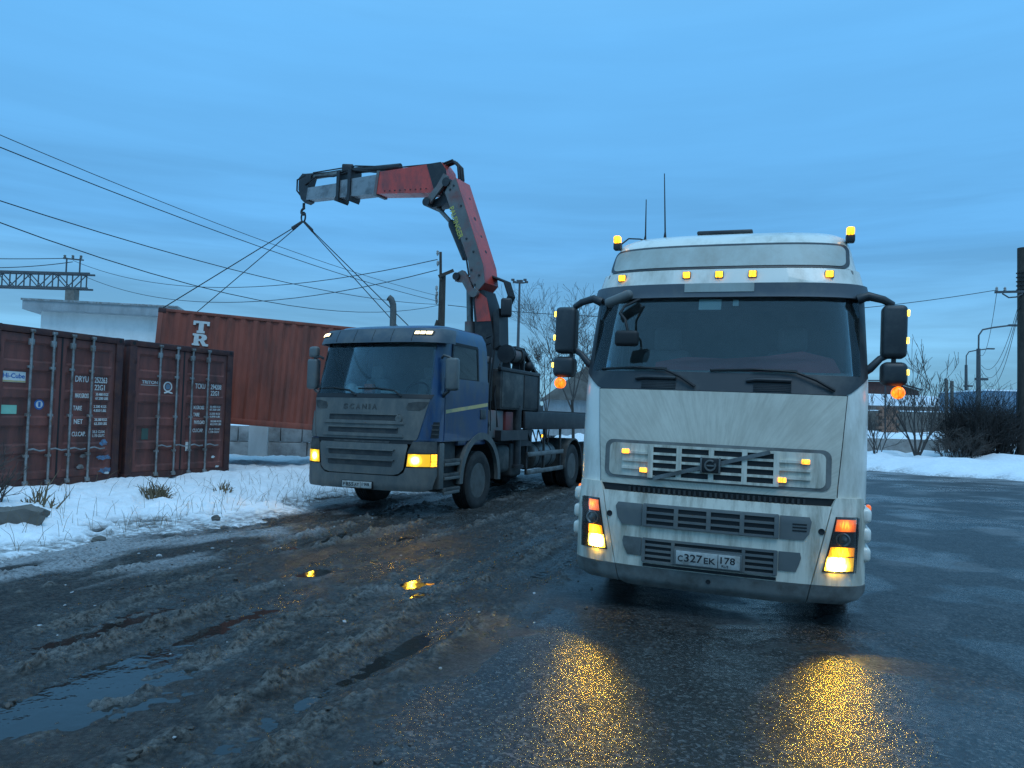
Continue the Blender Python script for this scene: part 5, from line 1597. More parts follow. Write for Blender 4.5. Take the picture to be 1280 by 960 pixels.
def container(M, label, paint, doors):
    """20 ft box; doors at y = 0 face -y, long sides at x = +-1.219"""
    R = empty('shipping_container', M, label, 'container')
    W, Ln, H = 1.219, 6.058, 2.591
    for s in (-1, 1):
        for y in (0.0, Ln):
            o = 1 if y == 0 else -1
            MB().box((min(s * (W - 0.15), s * (W - 0.004)), min(y + o * 0.004, y + o * 0.12), 0.1), (max(s * (W - 0.15), s * (W - 0.004)), max(y + o * 0.004, y + o * 0.12), H - 0.1), 0.012).build('corner_post', 'container_frame' if doors else paint, R)
            for z in (0.0, H - 0.118):
                c = MB().box((min(s * (W - 0.162), s * W), min(y, y + o * 0.178), z), (max(s * (W - 0.162), s * W), max(y, y + o * 0.178), z + 0.118), 0.012).build('corner_casting', 'container_frame', R)
                MB().lathe([(0.035, 0), (0.035, 0.006)], (s * (W - 0.08), y - o * 0.003, z + 0.06), 'y', 12).build('casting_hole', 'black', c)
        for z0, z1 in ((0.02, 0.16), (H - 0.08, H - 0.01)):
            MB().box((min(s * (W - 0.07), s * (W - 0.006)), 0.17, z0), (max(s * (W - 0.07), s * (W - 0.006)), Ln - 0.17, z1), 0.006).build('side_rail', paint, R)
        corrugated(MB(), 0.12, Ln - 0.12, 0.15, H - 0.07, s * (W - 0.012), s).build('side_wall', paint, R, smooth=20)
    MB().box((-W + 0.05, 0.05, H - 0.03), (W - 0.05, Ln - 0.05, H - 0.018)).build('roof_panel', paint, R)
    mb = MB()
    corr = [[(x, Ln - 0.02 - (0.03 if k % 4 in (2, 3) else 0), z) for k, x in enumerate(np.linspace(-W + 0.14, W - 0.14, 37))] for z in (0.1, H - 0.1)]
    mb.grid(corr).build('end_wall', paint, R, smooth=20)
    MB().box((-W + 0.05, 0.02, 0.02), (W - 0.05, Ln - 0.02, 0.14)).build('floor_frame', 'container_frame', R)
    if not doors:
        MB().box((-W + 0.12, 0.02, 0.1), (W - 0.12, 0.06, H - 0.1)).build('door', paint, R)
        return R
    MB().box((-W + 0.16, 0.006, H - 0.11), (W - 0.16, 0.10, H - 0.006), 0.008).build('header', 'container_frame', R)
    MB().box((-W + 0.16, 0.006, 0.01), (W - 0.16, 0.10, 0.13), 0.008).build('threshold', 'container_frame', R)
    R2 = []
    for s in (-1, 1):
        xa, xb = s * 0.012, s * (W - 0.155)
        lo, hi = min(xa, xb), max(xa, xb)
        z0, z1 = 0.14, H - 0.12
        # pressed door leaf: five shallow recesses between flat bands
        zs_, d_ = [z0], [0.0]
        for k in range(5):
            a = z0 + 0.10 + k * (z1 - z0 - 0.1) / 5
            b = a + (z1 - z0 - 0.1) / 5 - 0.12
            zs_ += [a, a + 0.035, b - 0.035, b]
            d_ += [0.0, 0.033, 0.033, 0.0]
        zs_.append(z1)
        d_.append(0.0)
        xs_ = [lo, lo + 0.07, lo + 0.10, hi - 0.10, hi - 0.07, hi]
        ex_ = [0, 0, 1, 1, 0, 0]
        mb = MB()
        mb.grid([[(x, 0.035 + d * e_, z) for x, e_ in zip(xs_, ex_)] for z, d in zip(zs_, d_)])
        mb.add([(lo, 0.035, z0), (hi, 0.035, z0), (hi, 0.09, z0), (lo, 0.09, z0), (lo, 0.035, z1), (hi, 0.035, z1), (hi, 0.09, z1), (lo, 0.09, z1)],
               [(0, 1, 2, 3), (4, 5, 6, 7), (0, 3, 7, 4), (1, 2, 6, 5)])
        d = mb.build('door', paint, R, smooth=20)
        R2.append(d)
        MB().box((s * 0.004 - 0.012, 0.030, z0), (s * 0.004 + 0.012, 0.06, z1)).build('gasket', 'gasket', d)
        for q in (0.16, 0.53):
            xr = lo + (hi - lo) * (q if s > 0 else 1 - q)
            MB().tube([(xr, -0.005, 0.06), (xr, -0.005, H - 0.04)], 0.021, 10).build('locking_rod', 'zinc_rod', d)
            for z in (0.10, 0.52, 1.18, 1.95, H - 0.24):
                MB().box((xr - 0.045, -0.012, z - (0.05 if z > 2.2 else 0.022)), (xr + 0.045, 0.034, z + (0.05 if z > 2.2 else 0.022)), 0.008).build('rod_bracket', 'zinc_rod', d)
            for z in (0.05, H - 0.09):
                MB().box((xr - 0.04, -0.03, z), (xr + 0.04, 0.01, z + 0.05), 0.006).build('rod_cam', 'zinc_rod', d)
            MB().tube([(xr, -0.03, 0.62), (xr + 0.08, -0.045, 0.635), (xr + 0.20, -0.04, 0.60), (xr + 0.30, -0.03, 0.61)], [0.016, 0.014, 0.012, 0.012], 8).build('door_handle', 'zinc_rod', d)
        for k in range(4):
            z = 0.35 + k * 0.62
            MB().box((min(xb, xb + s * 0.06), 0.0, z - 0.06), (max(xb, xb + s * 0.06), 0.04, z + 0.06), 0.008).build('hinge', 'container_frame', d)
    return R, R2


def cmat(o, ex):
    ex = Vector(ex).normalized()
    ez = Vector((0, 0, 1))
    return frame(o, ex, ez.cross(ex), ez)


def ctext(d, s, x, z, h, w, y=0.033):
    text('lettering', s, frame((x, y, z), (1, 0, 0), (0, 0, 1), (0, -1, 0)), h, 'letter_white', d, width=w, bold=0.012, thick=0.004)


Z1 = 0.33
a0 = Vector((-7.07, 13.78, Z1))
d1 = Vector((math.sin(rad(20)), math.cos(rad(20)), 0))
d2 = Vector((math.sin(rad(27)), math.cos(rad(27)), 0))
C1, D1 = container(cmat(a0 - d1 * 1.30, d1), 'maroon container at the left edge marked DRYU 252263, doors shut', 'container_red', True)
C2, D2 = container(cmat(a0 + d2 * 1.27, d2), 'maroon container on the snow with a round logo, right of the left-edge container', 'container_red', True)
dd = D1[1]
ctext(dd, 'DRYU', 0.30, 1.755, 0.105, 0.26, 0.066)
ctext(dd, '252263 0', 0.685, 1.755, 0.105, 0.33, 0.066)
ctext(dd, '22G1', 0.69, 1.625, 0.10, 0.21, 0.066)
for i, (k, v1, v2) in enumerate((('MAX.GROSS', '30.480 KGS', '67.200 LBS'), ('TARE', '2.200 KGS', '4.850 LBS'), ('NET', '28.280 KGS', '62.350 LBS'), ('CU.CAP.', '33.2 CU.M.', '1.170 CU.FT.'))):
    z = (1.48, 1.265, 1.035, 0.82)[i]
    yl = 0.033 if i in (0, 2) else 0.066
    ctext(dd, k, 0.285, z, 0.080, 0.27 if i in (0, 3) else 0.17, yl)
    ctext(dd, v1, 0.69, z + 0.05, 0.048, 0.26, yl)
    ctext(dd, v2, 0.69, z - 0.02, 0.048, 0.26, yl)
dl = D1[0]
st = MB().box((-0.99, 0.060, 1.69), (-0.60, 0.066, 1.86)).build('sticker', 'letter_white', dl)
text('lettering', 'Hi-Cube', frame((-0.975, 0.0595, 1.755), (1, 0, 0), (0, 0, 1), (0, -1, 0)), 0.075, 'sticker_blue', dl, width=0.36, bold=0.02)
MB().box((-0.99, 0.056, 1.695), (-0.60, 0.0605, 1.718)).build('sticker_band', 'stripe_yellow', dl)
MB().lathe([(0.085, 0), (0.085, -0.004)], (-0.34, 0.067, 1.35), 'y', 28).build('round_sticker', 'sticker_blue', dl)
MB().lathe([(0.060, 0), (0.060, -0.004)], (-0.34, 0.0635, 1.35), 'y', 24).build('sticker_disc', 'letter_white', dl)
MB().box((-0.36, 0.056, 1.31), (-0.32, 0.0605, 1.39)).build('sticker_mark', 'sticker_blue', dl)
MB().box((-0.98, 0.061, 1.19), (-0.72, 0.066, 1.33)).build('label_patch', 'sticker_green', dl)


def blotch(name, d, x, z, w, h, mat, y=0.028, seed=1):
    rnd = random.Random(seed)
    n = 18
    pts = [(x + w * math.cos(2 * math.pi * k / n) * rnd.uniform(0.55, 1.1), z + h * math.sin(2 * math.pi * k / n) * rnd.uniform(0.5, 1.1)) for k in range(n)]
    return MB().prism(pts, lambda a, b: (a, y, b), lambda a, b: (a, y + 0.004, b)).build(name, mat, d, smooth=0)


blotch('paint_scrape', dd, 0.93, 0.44, 0.17, 0.055, 'scrape_blue', seed=4)
blotch('paint_scrape', dd, 0.95, 0.21, 0.16, 0.06, 'scrape_blue', seed=5)
blotch('paint_scrape', dd, 0.90, 0.70, 0.09, 0.07, 'scrape_blue', seed=6)
blotch('paint_scrape', dd, 1.00, 0.16, 0.06, 0.03, 'letter_white', 0.026, seed=7)
blotch('paint_scrape', dd, 0.45, 0.30, 0.10, 0.05, 'zinc_rod', seed=8)
blotch('paint_scrape', dd, 0.50, 0.48, 0.08, 0.04, 'zinc_rod', seed=9)
dl, dr_ = D2
ctext(dl, 'TRITON', -0.90, 1.795, 0.062, 0.34, 0.066)
MB().box((-0.92, 0.062, 1.765), (-0.54, 0.0665, 1.773)).build('underline', 'letter_white', dl)
MB().lathe([(0.10, 0), (0.10, -0.004), (0.075, -0.004), (0.075, 0)], (-0.33, 0.067, 1.76), 'y', 28, closed=True).build('round_logo', 'letter_white', dl)
MB().lathe([(0.055, 0), (0.055, -0.004)], (-0.33, 0.067, 1.76), 'y', 20).build('logo_disc', 'wagon_blue', dl)
MB().tube([(-0.41, 0.062, 1.635), (-0.33, 0.062, 1.655), (-0.23, 0.062, 1.635)], 0.016, 6).build('logo_ribbon', 'letter_white', dl)
ctext(dr_, 'TCKU', 0.31, 1.755, 0.105, 0.25, 0.066)
ctext(dr_, '294208 3', 0.70, 1.755, 0.105, 0.34, 0.066)
ctext(dr_, '22G1', 0.705, 1.625, 0.10, 0.21, 0.066)
for i, (k, v1, v2) in enumerate((('M.GROSS', '30.480 KGS', '67.200 LBS'), ('TARE', '2.220 KGS', '4.890 LBS'), ('PAYLOAD', '28.260 KGS', '62.310 LBS'), ('CU.CAP.', '33.2 CU.M.', '1.170 CU.FT.'))):
    z = (1.335, 1.19, 1.035, 0.87)[i]
    yl = 0.033 if i == 2 else 0.066
    ctext(dr_, k, 0.295, z, 0.075, 0.26 if i != 1 else 0.15, yl)
    ctext(dr_, v1, 0.70, z + 0.04, 0.042, 0.28, yl)
    ctext(dr_, v2, 0.70, z - 0.02, 0.042, 0.28, yl)
MB().box((-0.86, 0.061, 0.74), (-0.72, 0.066, 0.95)).build('label_patch', 'patch_green', dl)
blotch('paint_scrape', dr_, 0.80, 0.36, 0.06, 0.03, 'letter_white', seed=12)
blotch('paint_scrape', dr_, 0.92, 0.16, 0.06, 0.03, 'letter_white', seed=13)
MB().box((0.11, 0.024, 0.50), (0.17, 0.033, 0.68)).build('label_patch', 'letter_white', dr_)

# the container on the hook, hanging slightly out of level
tl = rad(3.2)
ph = rad(80)
A = Vector((-8.2656, 17.4, 4.0103))
LL = Vector((math.sin(ph) * math.cos(tl), math.cos(ph) * math.cos(tl), -math.sin(tl)))
WD = Vector((-math.cos(ph), math.sin(ph), 0))
UU = LL.cross(WD)
HC = container(frame(A + WD * 1.219 - UU * 2.591, -WD, LL, UU), 'rust-red container marked TR hanging from the crane slings', 'container_rust', False)
# slab-serif letters T over R on the long side
xs = 1.219 - 0.010


def tr_poly(polys, y0, z0, name):
    mb = MB()
    for p in polys:
        mb.prism(p, lambda a, b: (xs + 0.004, y0 + a, z0 + b), lambda a, b: (xs - 0.038, y0 + a, z0 + b))
    return mb.build(name, 'letter_white', HC, smooth=0)


tr_poly([[(0, 0.28), (0.36, 0.28), (0.36, 0.18), (0.31, 0.18), (0.30, 0.225), (0.235, 0.225), (0.235, 0.055), (0.27, 0.05), (0.27, 0), (0.09, 0), (0.09, 0.05), (0.125, 0.055), (0.125, 0.225), (0.06, 0.225), (0.05, 0.18), (0, 0.18)]], 0.80, 2.085, 'lettering')
tr_poly([[(0, 0.28), (0.22, 0.28), (0.29, 0.26), (0.32, 0.21), (0.31, 0.16), (0.26, 0.125), (0.30, 0.06), (0.36, 0.05), (0.36, 0), (0.24, 0), (0.17, 0.11), (0.14, 0.11), (0.14, 0.05), (0.17, 0.05), (0.17, 0), (0, 0), (0, 0.05), (0.035, 0.05), (0.035, 0.23), (0, 0.23)]], 0.81, 1.785, 'lettering')
tr_hole = MB().prism([(0.14, 0.235), (0.19, 0.23), (0.21, 0.20), (0.19, 0.165), (0.14, 0.16)], lambda a, b: (xs + 0.0065, 0.81 + a, 1.785 + b), lambda a, b: (xs + 0.002, 0.81 + a, 1.785 + b)).build('letter_gap', 'container_rust', HC, smooth=0)

# slings
RING = cw(5.74, 6.56)
SLG = empty('lifting_sling', Matrix.Translation(RING), 'four-leg wire rope sling from crane hook to hanging container', 'sling')
MB().tube([Vector((CRANE_D.x * 0.07 * math.cos(t), CRANE_D.y * 0.07 * math.cos(t), 0.10 + 0.125 * math.sin(t))) for t in np.linspace(0, 2 * math.pi, 21)], 0.022, 8, cap=False).build('ring', 'crane_black', SLG)
for l in (0.06, 6.0):
    for w in (0.06, 2.38):
        p = A + LL * l + WD * w - UU * 0.02 - RING
        k = p.normalized()
        lg = MB().tube([Vector((0, 0, -0.02)) + k * 0.05, p], 0.012, 6).build('sling_leg', 'cable', SLG)
        MB().tube([k * 0.03, k * 0.36], 0.032, 6).build('ferrule', 'crane_black', lg)


# ------------------------------------------------------------------ yard wall, buildings, poles
def at_base(name, x, y, label, cat, group=None, rz=0.0, dz=0.0):
    return empty(name, Matrix.Translation((x, y, base_z(x, y) + dz)) @ Matrix.Rotation(rz, 4, 'Z'), label, cat, group)


rb = random.Random(3)
WALL = empty('block_wall', Matrix.Translation((-11.0, 21.6, 0.30)) @ Matrix.Rotation(rad(6), 4, 'Z'), 'low stack of pale concrete foundation blocks under the hanging container', 'wall')
for row in range(3):
    x = -rb.uniform(0, 0.6)
    while x < 9.0:
        w = rb.choice((0.62, 0.9, 1.2, 1.2))
        h0 = row * 0.46 - 0.46
        MB().box((x + 0.012, rb.uniform(-0.03, 0.03), h0 + 0.008), (x + w - 0.012, 0.5, h0 + 0.452), 0.02).build('block', 'block_pale', WALL)
        x += w
MB().box((3.42, -0.14, -0.5), (3.95, 0.0, 0.98), 0.015).build('pillar', 'plaster', WALL)
MB().box((1.9, 0.05, 0.93), (2.5, 0.45, 1.03), 0.01).build('spacer', 'concrete', WALL)

BL = empty('white_building', Matrix.Translation((-20.2, 32.0, 0.3)) @ Matrix.Rotation(rad(12), 4, 'Z'), 'white plastered building with grey flat roof edge behind the containers', 'building')
MB().box((0, 0, -0.5), (5.3, 9, 5.40), 0.02).build('wall', 'plaster', BL)
MB().box((-0.55, -0.5, 5.36), (5.5, 9.5, 5.80), 0.02).build('roof', 'roof_grey', BL)
MB().box((-0.60, -0.55, 5.74), (5.55, 9.55, 5.83), 0.01).build('roof_flashing', 'zinc_rod', BL)

# railway gantry: lattice beam on a stub column
G = empty('railway_gantry', Matrix.Translation((-32.5, 55.0, 0.5)), 'grey lattice gantry beam over the railway at the left edge', 'gantry')
for y in (0.0, 0.7):
    for z in (9.8, 10.9):
        MB().obox((-24, y, z), (1.2 if z > 10 else 1.1, y, z), 0.12, 0.13).build('chord', 'lamp_steel', G, smooth=0)
for k in range(22):
    x = 0.6 - k * 1.05
    for y in (0.0, 0.7):
        MB().obox((x, y, 9.8), (x, y, 10.9), 0.07, 0.07, (0, 1, 0)).build('web_post', 'lamp_steel', G, smooth=0)
        a, b = ((x, y, 9.8), (x - 1.05, y, 10.9)) if k % 2 else ((x, y, 10.9), (x - 1.05, y, 9.8))
        MB().obox(a, b, 0.06, 0.06, (0, 1, 0)).build('web_diagonal', 'lamp_steel', G, smooth=0)
MB().box((-0.55, 0.0, -0.5), (0.12, 0.7, 9.72), 0.03).build('column', 'concrete_dark', G)
for x in (-0.75, 0.25):
    MB().obox((x, 0.35, 10.9), (x, 0.35, 12.1), 0.08, 0.08, (0, 1, 0)).build('insulator_post', 'lamp_steel', G, smooth=0)
MB().obox((-1.0, 0.35, 12.05), (0.5, 0.35, 11.95), 0.10, 0.10).build('insulator_bar', 'lamp_steel', G, smooth=0)
for x in (-0.9, -0.3, 0.3):
    MB().lathe([(0.06, 0), (0.11, 0.08), (0.06, 0.12), (0.11, 0.2), (0.04, 0.26)], (x, 0.35, 12.05), 'z', 10).build('insulator', 'concrete_dark', G)


def pole_thing(name, x, y, h, r0, r1, mat, label, cat='utility pole', z=None):
    P = empty(name, Matrix.Translation((x, y, (base_z(x, y) if z is None else z) - 0.3)), label, cat)
    MB().tube([(0, 0, 0), (0.01, 0, h * 0.5), (0, 0, h)], [r0, (r0 + r1) / 2, r1], 12).build('pole', mat, P)
    return P


def insul(P, x, y, z):
    MB().lathe([(0.02, -0.10), (0.035, -0.06), (0.06, 0.0), (0.04, 0.03), (0.055, 0.07), (0.02, 0.12)], (x, y, z), 'z', 8).build('insulator', 'concrete', P)


bz = base_z(-2.9, 30)
P1 = pole_thing('utility_pole', -2.9, 30.0, 7.35 - bz + 0.3, 0.17, 0.13, 'old_wood', 'wooden utility pole with raking strut behind the crane truck')
h = 7.35 - bz + 0.3
MB().obox((-0.06, -0.12, h - 0.3), (-0.10, -0.12, h + 0.85), 0.10, 0.10, (0, 1, 0)).build('pole_extension', 'old_wood', P1, smooth=0)
MB().tube([(-1.7, 0.0, 0.2), (-0.1, 0.0, h - 1.9)], [0.14, 0.11], 10).build('strut', 'old_wood', P1)
MB().obox((-0.15, -0.15, h - 0.15), (0.45, -0.15, h + 0.12), 0.09, 0.12).build('cross_arm', 'old_wood', P1, smooth=0)
for k, dz_ in enumerate((0.80, 0.38, -0.62, -0.85, -1.0, -1.15)):
    insul(P1, -0.22 + 0.02 * (k % 2), -0.1, h + dz_)
P2 = pole_thing('utility_pole', 20.42, 30.0, 9.0 - base_z(20.4, 30) + 0.3, 0.22, 0.19, 'old_wood', 'thick dark utility pole cut off by the right edge')
h2 = 9.0 - base_z(20.4, 30) + 0.3
o2 = base_z(20.42, 30.0) - 0.3
MB().obox((-1.25, -0.2, 7.15 - o2), (0.3, -0.2, 7.23 - o2), 0.07, 0.09).build('cross_arm', 'lamp_steel', P2, smooth=0)
MB().tube([(-0.95, -0.2, 7.10 - o2), (-0.7, -0.2, 6.95 - o2), (-0.4, -0.2, 6.98 - o2), (-0.15, -0.2, 7.12 - o2)], 0.03, 8).build('arm_brace', 'lamp_steel', P2)
for dx in (-1.18, -0.85):
    insul(P2, dx, -0.2, 7.25 - o2)
for k in range(5):
    MB().lathe([(0.235, 0), (0.235, 0.03)], (0, 0, 7.3 + 0.17 * k - o2), 'z', 14).build('pole_band', 'cable', P2)


def lamp(x, y, htop, arm, label, s=1.0):
    b0 = base_z(x, y)
    P = empty('street_lamp', Matrix.Translation((x, y, b0 - 0.3)), label, 'street lamp', 'street lamps along the far road')
    hh = htop - b0 + 0.3
    MB().tube([(0, 0, 0), (0, 0, hh)], [0.16, 0.11], 10).build('pole', 'lamp_steel', P)
    MB().tube([(0, 0, hh - 0.4), (0.02, 0, hh + 0.8), (0.25, 0, hh + 1.15), (0.9, 0, hh + 1.3), (arm, 0, hh + 1.45)], 0.05, 8).build('lamp_arm', 'lamp_steel', P)
    MB().box((arm - 0.1, -0.12, hh + 1.40), (arm + 0.55, 0.12, hh + 1.52), 0.04).build('lamp_head', 'lamp_steel', P)
    MB().box((-0.2, -0.1, hh - 1.9), (0.55, 0.1, hh - 1.75), 0.03).build('bracket', 'lamp_steel', P)
    return P


lamp(27.95, 45, 6.5, 1.9, 'nearer dark street lamp with curved arm left of the right-edge pole')
lamp(39.3, 65, 7.2, 1.9, 'second street lamp, smaller and just left of the nearer one')
pole_thing('road_pole', 52.0, 90.0, 6.2, 0.2, 0.16, 'lamp_steel', 'thin far pole left of the two street lamps', 'pole')
pole_thing('road_pole', 60.5, 105.0, 5.8, 0.2, 0.16, 'lamp_steel', 'farthest thin pole beside the road signs', 'pole')

FM = empty('floodlight_mast', Matrix.Translation((0.5, 75, 1.0)), 'tall thin floodlight mast between the two trucks', 'mast')
MB().tube([(0, 0, -0.5), (0, 0, 14.2)], [0.22, 0.10], 10).build('mast', 'lamp_steel', FM)
MB().tube([(math.cos(t) * 0.55, math.sin(t) * 0.3, 14.15) for t in np.linspace(0, 2 * math.pi, 13)], 0.05, 6).build('lamp_ring', 'lamp_steel', FM)
for k in range(6):
    a = k * math.pi / 3 + 0.3
    MB().box((-0.17, -0.1, -0.11), (0.17, 0.1, 0.11), 0.04, M=Matrix.Translation((math.cos(a) * 0.72, math.sin(a) * 0.4, 14.25 + 0.15 * (k % 2)))).build('floodlight', 'lamp_steel', FM)


def wire(label, a, b, sag, r=0.012, n=24, t0=0.0):
    a, b = Vector(a), Vector(b)
    o = MB().tube([a.lerp(b, t) - Vector((0, 0, 4 * sag * t * (1 - t))) for t in np.linspace(t0, 1, n)], r, 5).build('overhead_wire', 'cable')
    tag(o, label, 'wire', 'overhead wires')


wire('topmost overhead wire falling from the upper left edge to the middle pole', (-9.96, 13.0, 6.73), (-3.08, 29.9, 6.44), 0.28, 0.008, t0=-0.5)
wire('overhead wire just below the topmost one at the left edge', (-9.18, 12.0, 6.12), (-3.07, 29.9, 6.22), 0.24, 0.010, t0=-0.5)
wire('third overhead wire from the top at the left edge', (-9.12, 12.0, 5.18), (-3.03, 29.9, 6.09), 0.42, 0.010, t0=-0.5)
wire('lowest, most sagging wire from the left edge to the middle pole', (-9.1, 12.0, 4.86), (-3.0, 29.9, 6.06), 0.86, 0.010, t0=-0.5)
wire('sagging wire from the gantry insulators to the top of the middle pole', (-32.77, 55.35, 12.4), (-3.12, 29.9, 7.9), 1.54, 0.018)
wire('sagging wire from the gantry beam to the cross arm of the middle pole', (-32.13, 55.0, 11.38), (-3.11, 29.9, 7.48), 1.7, 0.018)
wire('wire from the middle pole behind both trucks to the right-edge pole', (-2.65, 29.9, 6.07), (19.3, 29.8, 7.25), 0.78, 0.014)
wire('upper of two wires on the gantry insulators at the left edge', (-45.0, 55.35, 12.45), (-33.4, 55.35, 12.55), 0.12, 0.03)
wire('lower of two wires on the gantry insulators at the left edge', (-45.0, 55.35, 12.0), (-32.8, 55.35, 12.30), 0.45, 0.03)
for k, (zz, lab) in enumerate(((7.2, 'uppermost of the cables hanging from the right-edge pole to the street lamp'), (6.9, 'middle of the cables hanging from the right-edge pole to the street lamp'), (6.6, 'lowest of the cables hanging from the right-edge pole to the street lamp'))):
    wire(lab, (20.25 - 0.05 * k, 29.8, zz), (28.0, 44.8, 5.5 - 0.25 * k), 1.3 + 0.25 * k, 0.012)
wire('slack cable dropping from the cross arm of the right-edge pole', (19.25, 29.8, 7.2), (27.9, 44.9, 6.3), 1.1, 0.011)


# ------------------------------------------------------------------ background on the right
LW = empty('concrete_wall', Matrix.Translation((12.5, 33.2, 0.2)), 'low pale concrete wall behind the snow bank', 'wall')
for k in range(4):
    MB().box((k * 1.9 + 0.01, 0, 0), (k * 1.9 + 1.88, 0.2, 0.95), 0.02).build('panel', 'concrete', LW)
for x, lab, hh in ((16.9, 'thin steel post left of the concrete post pair', 2.6), ):
    MB_ = tag(MB().tube([(x, 34.0, 0.4), (x, 34.0, 3.6)], 0.035, 8).build('fence_post', 'lamp_steel'), lab, 'post')
for k, x in enumerate((18.55, 18.78)):
    o = MB().box((x - 0.05, 32.0, 0.3), (x + 0.05, 32.12, 3.75 - 0.05 * k), 0.015).build('concrete_post', 'concrete_dark')
    tag(o, ('left' if k == 0 else 'right') + ' one of two close-set concrete posts beside the dark bush', 'post')
FN = empty('concrete_fence', Matrix.Translation((24.5, 58.0, 1.0)) @ Matrix.Rotation(rad(-8), 4, 'Z'), 'long dark concrete panel fence across the snowy lot', 'fence')
for k in range(9):
    MB().box((k * 2.5 + 0.03, 0, 0), (k * 2.5 + 2.43, 0.14, 1.85), 0.02).build('panel', 'concrete_dark', FN)
    MB().box((k * 2.5 - 0.1, -0.05, 0), (k * 2.5 + 0.03, 0.2, 1.95), 0.01).build('post', 'concrete_dark', FN)
    MB().box((k * 2.5 + 0.03, -0.03, 1.855), (k * 2.5 + 2.43, 0.17, 1.93), 0.02).build('snow_cap', 'snow', FN)
BP = empty('brick_pier', Matrix.Translation((27.4, 56.0, 1.0)), 'short brick pier beside the white truck at the end of the dark fence', 'pier')
for k in range(9):
    for j in range(3):
        MB().box((j * 0.42 + 0.01 + (0.2 if k % 2 else 0), 0, k * 0.24), (j * 0.42 + 0.40 + (0.2 if k % 2 else 0), 0.6, k * 0.24 + 0.22), 0.01).build('brick', 'brick', BP)
SH = empty('snowy_shed', Matrix.Translation((33.5, 75, 1.2)), 'long low brick shed with snow-covered roof behind the fence', 'building')
MB().box((0, 0, 0), (9.8, 6, 2.6)).build('wall', 'brick_grey', SH)
for k in range(7):
    w_ = MB().box((0.7 + k * 1.3, -0.05, 1.2), (1.4 + k * 1.3, 0.02, 1.9)).build('window', 'black', SH)
MB().prism([(-0.4, 2.55), (10.2, 2.55), (10.2, 2.75), (9.8, 3.55), (0.2, 3.65), (-0.4, 2.8)], lambda a, b: (a, -0.4, b), lambda a, b: (a, 6.4, b + 0.4)).build('roof', 'snow', SH)
RBd = empty('rust_building', Matrix.Translation((36.0, 84, 1.2)), 'rust-red gabled sheet metal building right of the orange truck lamp', 'building')
MB().prism([(0, 0), (9.5, 0), (9.5, 4.6), (6.2, 5.5), (0, 5.4)], lambda a, b: (a, 0, b), lambda a, b: (a, 8, b)).build('wall', 'rust_sheet', RBd)
MB().obox((-0.2, -0.2, 5.5), (6.2, -0.2, 5.62), 0.4, 0.12).build('roof_edge', 'lamp_steel', RBd)
MB().obox((6.2, -0.2, 5.62), (9.8, -0.2, 4.66), 0.4, 0.12).build('roof_edge', 'lamp_steel', RBd)
LB = empty('long_building', Matrix.Translation((44.5, 88, 1.2)), 'long grey building with a roof sloping down to the right', 'building')
MB().prism([(0, 0), (13, 0), (13, 2.6), (0, 4.0)], lambda a, b: (a, 0, b), lambda a, b: (a, 7, b)).build('wall', 'roof_grey', LB)
MB().obox((-0.2, -0.2, 4.1), (13.2, -0.2, 2.7), 0.5, 0.18).build('roof_edge', 'lamp_steel', LB)
for k, (x, lab) in enumerate(((34.7, 'left one of two pale blue wagons behind the dark bush'), (37.0, 'right one of two pale blue wagons behind the dark bush'))):
    W = empty('goods_wagon', Matrix.Translation((x, 55, 1.2)), lab, 'wagon', 'pale blue wagons')
    MB().box((0, 0, 0.5), (2.2, 6, 3.3 + 0.05 * k), 0.03).build('body', 'wagon_blue', W)
    for j in range(6):
        MB().box((0.1 + j * 0.4, -0.05, 0.55), (0.16 + j * 0.4, 0.0, 3.2)).build('rib', 'wagon_blue', W)
    MB().box((-0.03, -0.06, 3.3 + 0.05 * k), (2.23, 6.06, 3.4 + 0.05 * k)).build('roof', 'snow', W)
    for j in range(2):
        MB().lathe([(0.3, -0.05), (0.3, 0.05)], (0.6 + j, 0.5, 0.3), 'x', 14).build('wheel', 'black', W)
SG = empty('road_sign', Matrix.Translation((44.9, 75, 1.5)), 'small white road sign with dark arrow on a post far right', 'sign')
MB().tube([(0, 0, 0), (0, 0, 3.3)], 0.05, 8).build('post', 'lamp_steel', SG)
MB().box((-0.32, -0.08, 2.1), (0.32, -0.04, 3.1), 0.01).build('panel', 'sign_white', SG)
MB().box((-0.12, -0.095, 2.35), (0.12, -0.082, 2.9)).build('symbol', 'ink', SG)
SG = empty('road_sign', Matrix.Translation((46.6, 75, 1.5)), 'small blue road sign beside the white one far right', 'sign')
MB().tube([(0, 0, 0), (0, 0, 2.9)], 0.05, 8).build('post', 'lamp_steel', SG)
MB().box((-0.7, -0.08, 1.9), (0.8, -0.04, 2.8), 0.01).build('panel', 'sticker_blue', SG)
HS = empty('grey_house', Matrix.Translation((2.2, 46, 0.6)), 'grey gable-roofed house behind bare trees left of the white truck', 'house')
MB().box((0, 0, 0), (5, 6, 2.4)).build('wall', 'roof_grey', HS)
MB().prism([(-0.4, 2.2), (2.5, 4.4), (5.4, 2.2)], lambda a, b: (a, -0.3, b), lambda a, b: (a, 6.3, b)).build('roof', 'concrete_dark', HS)


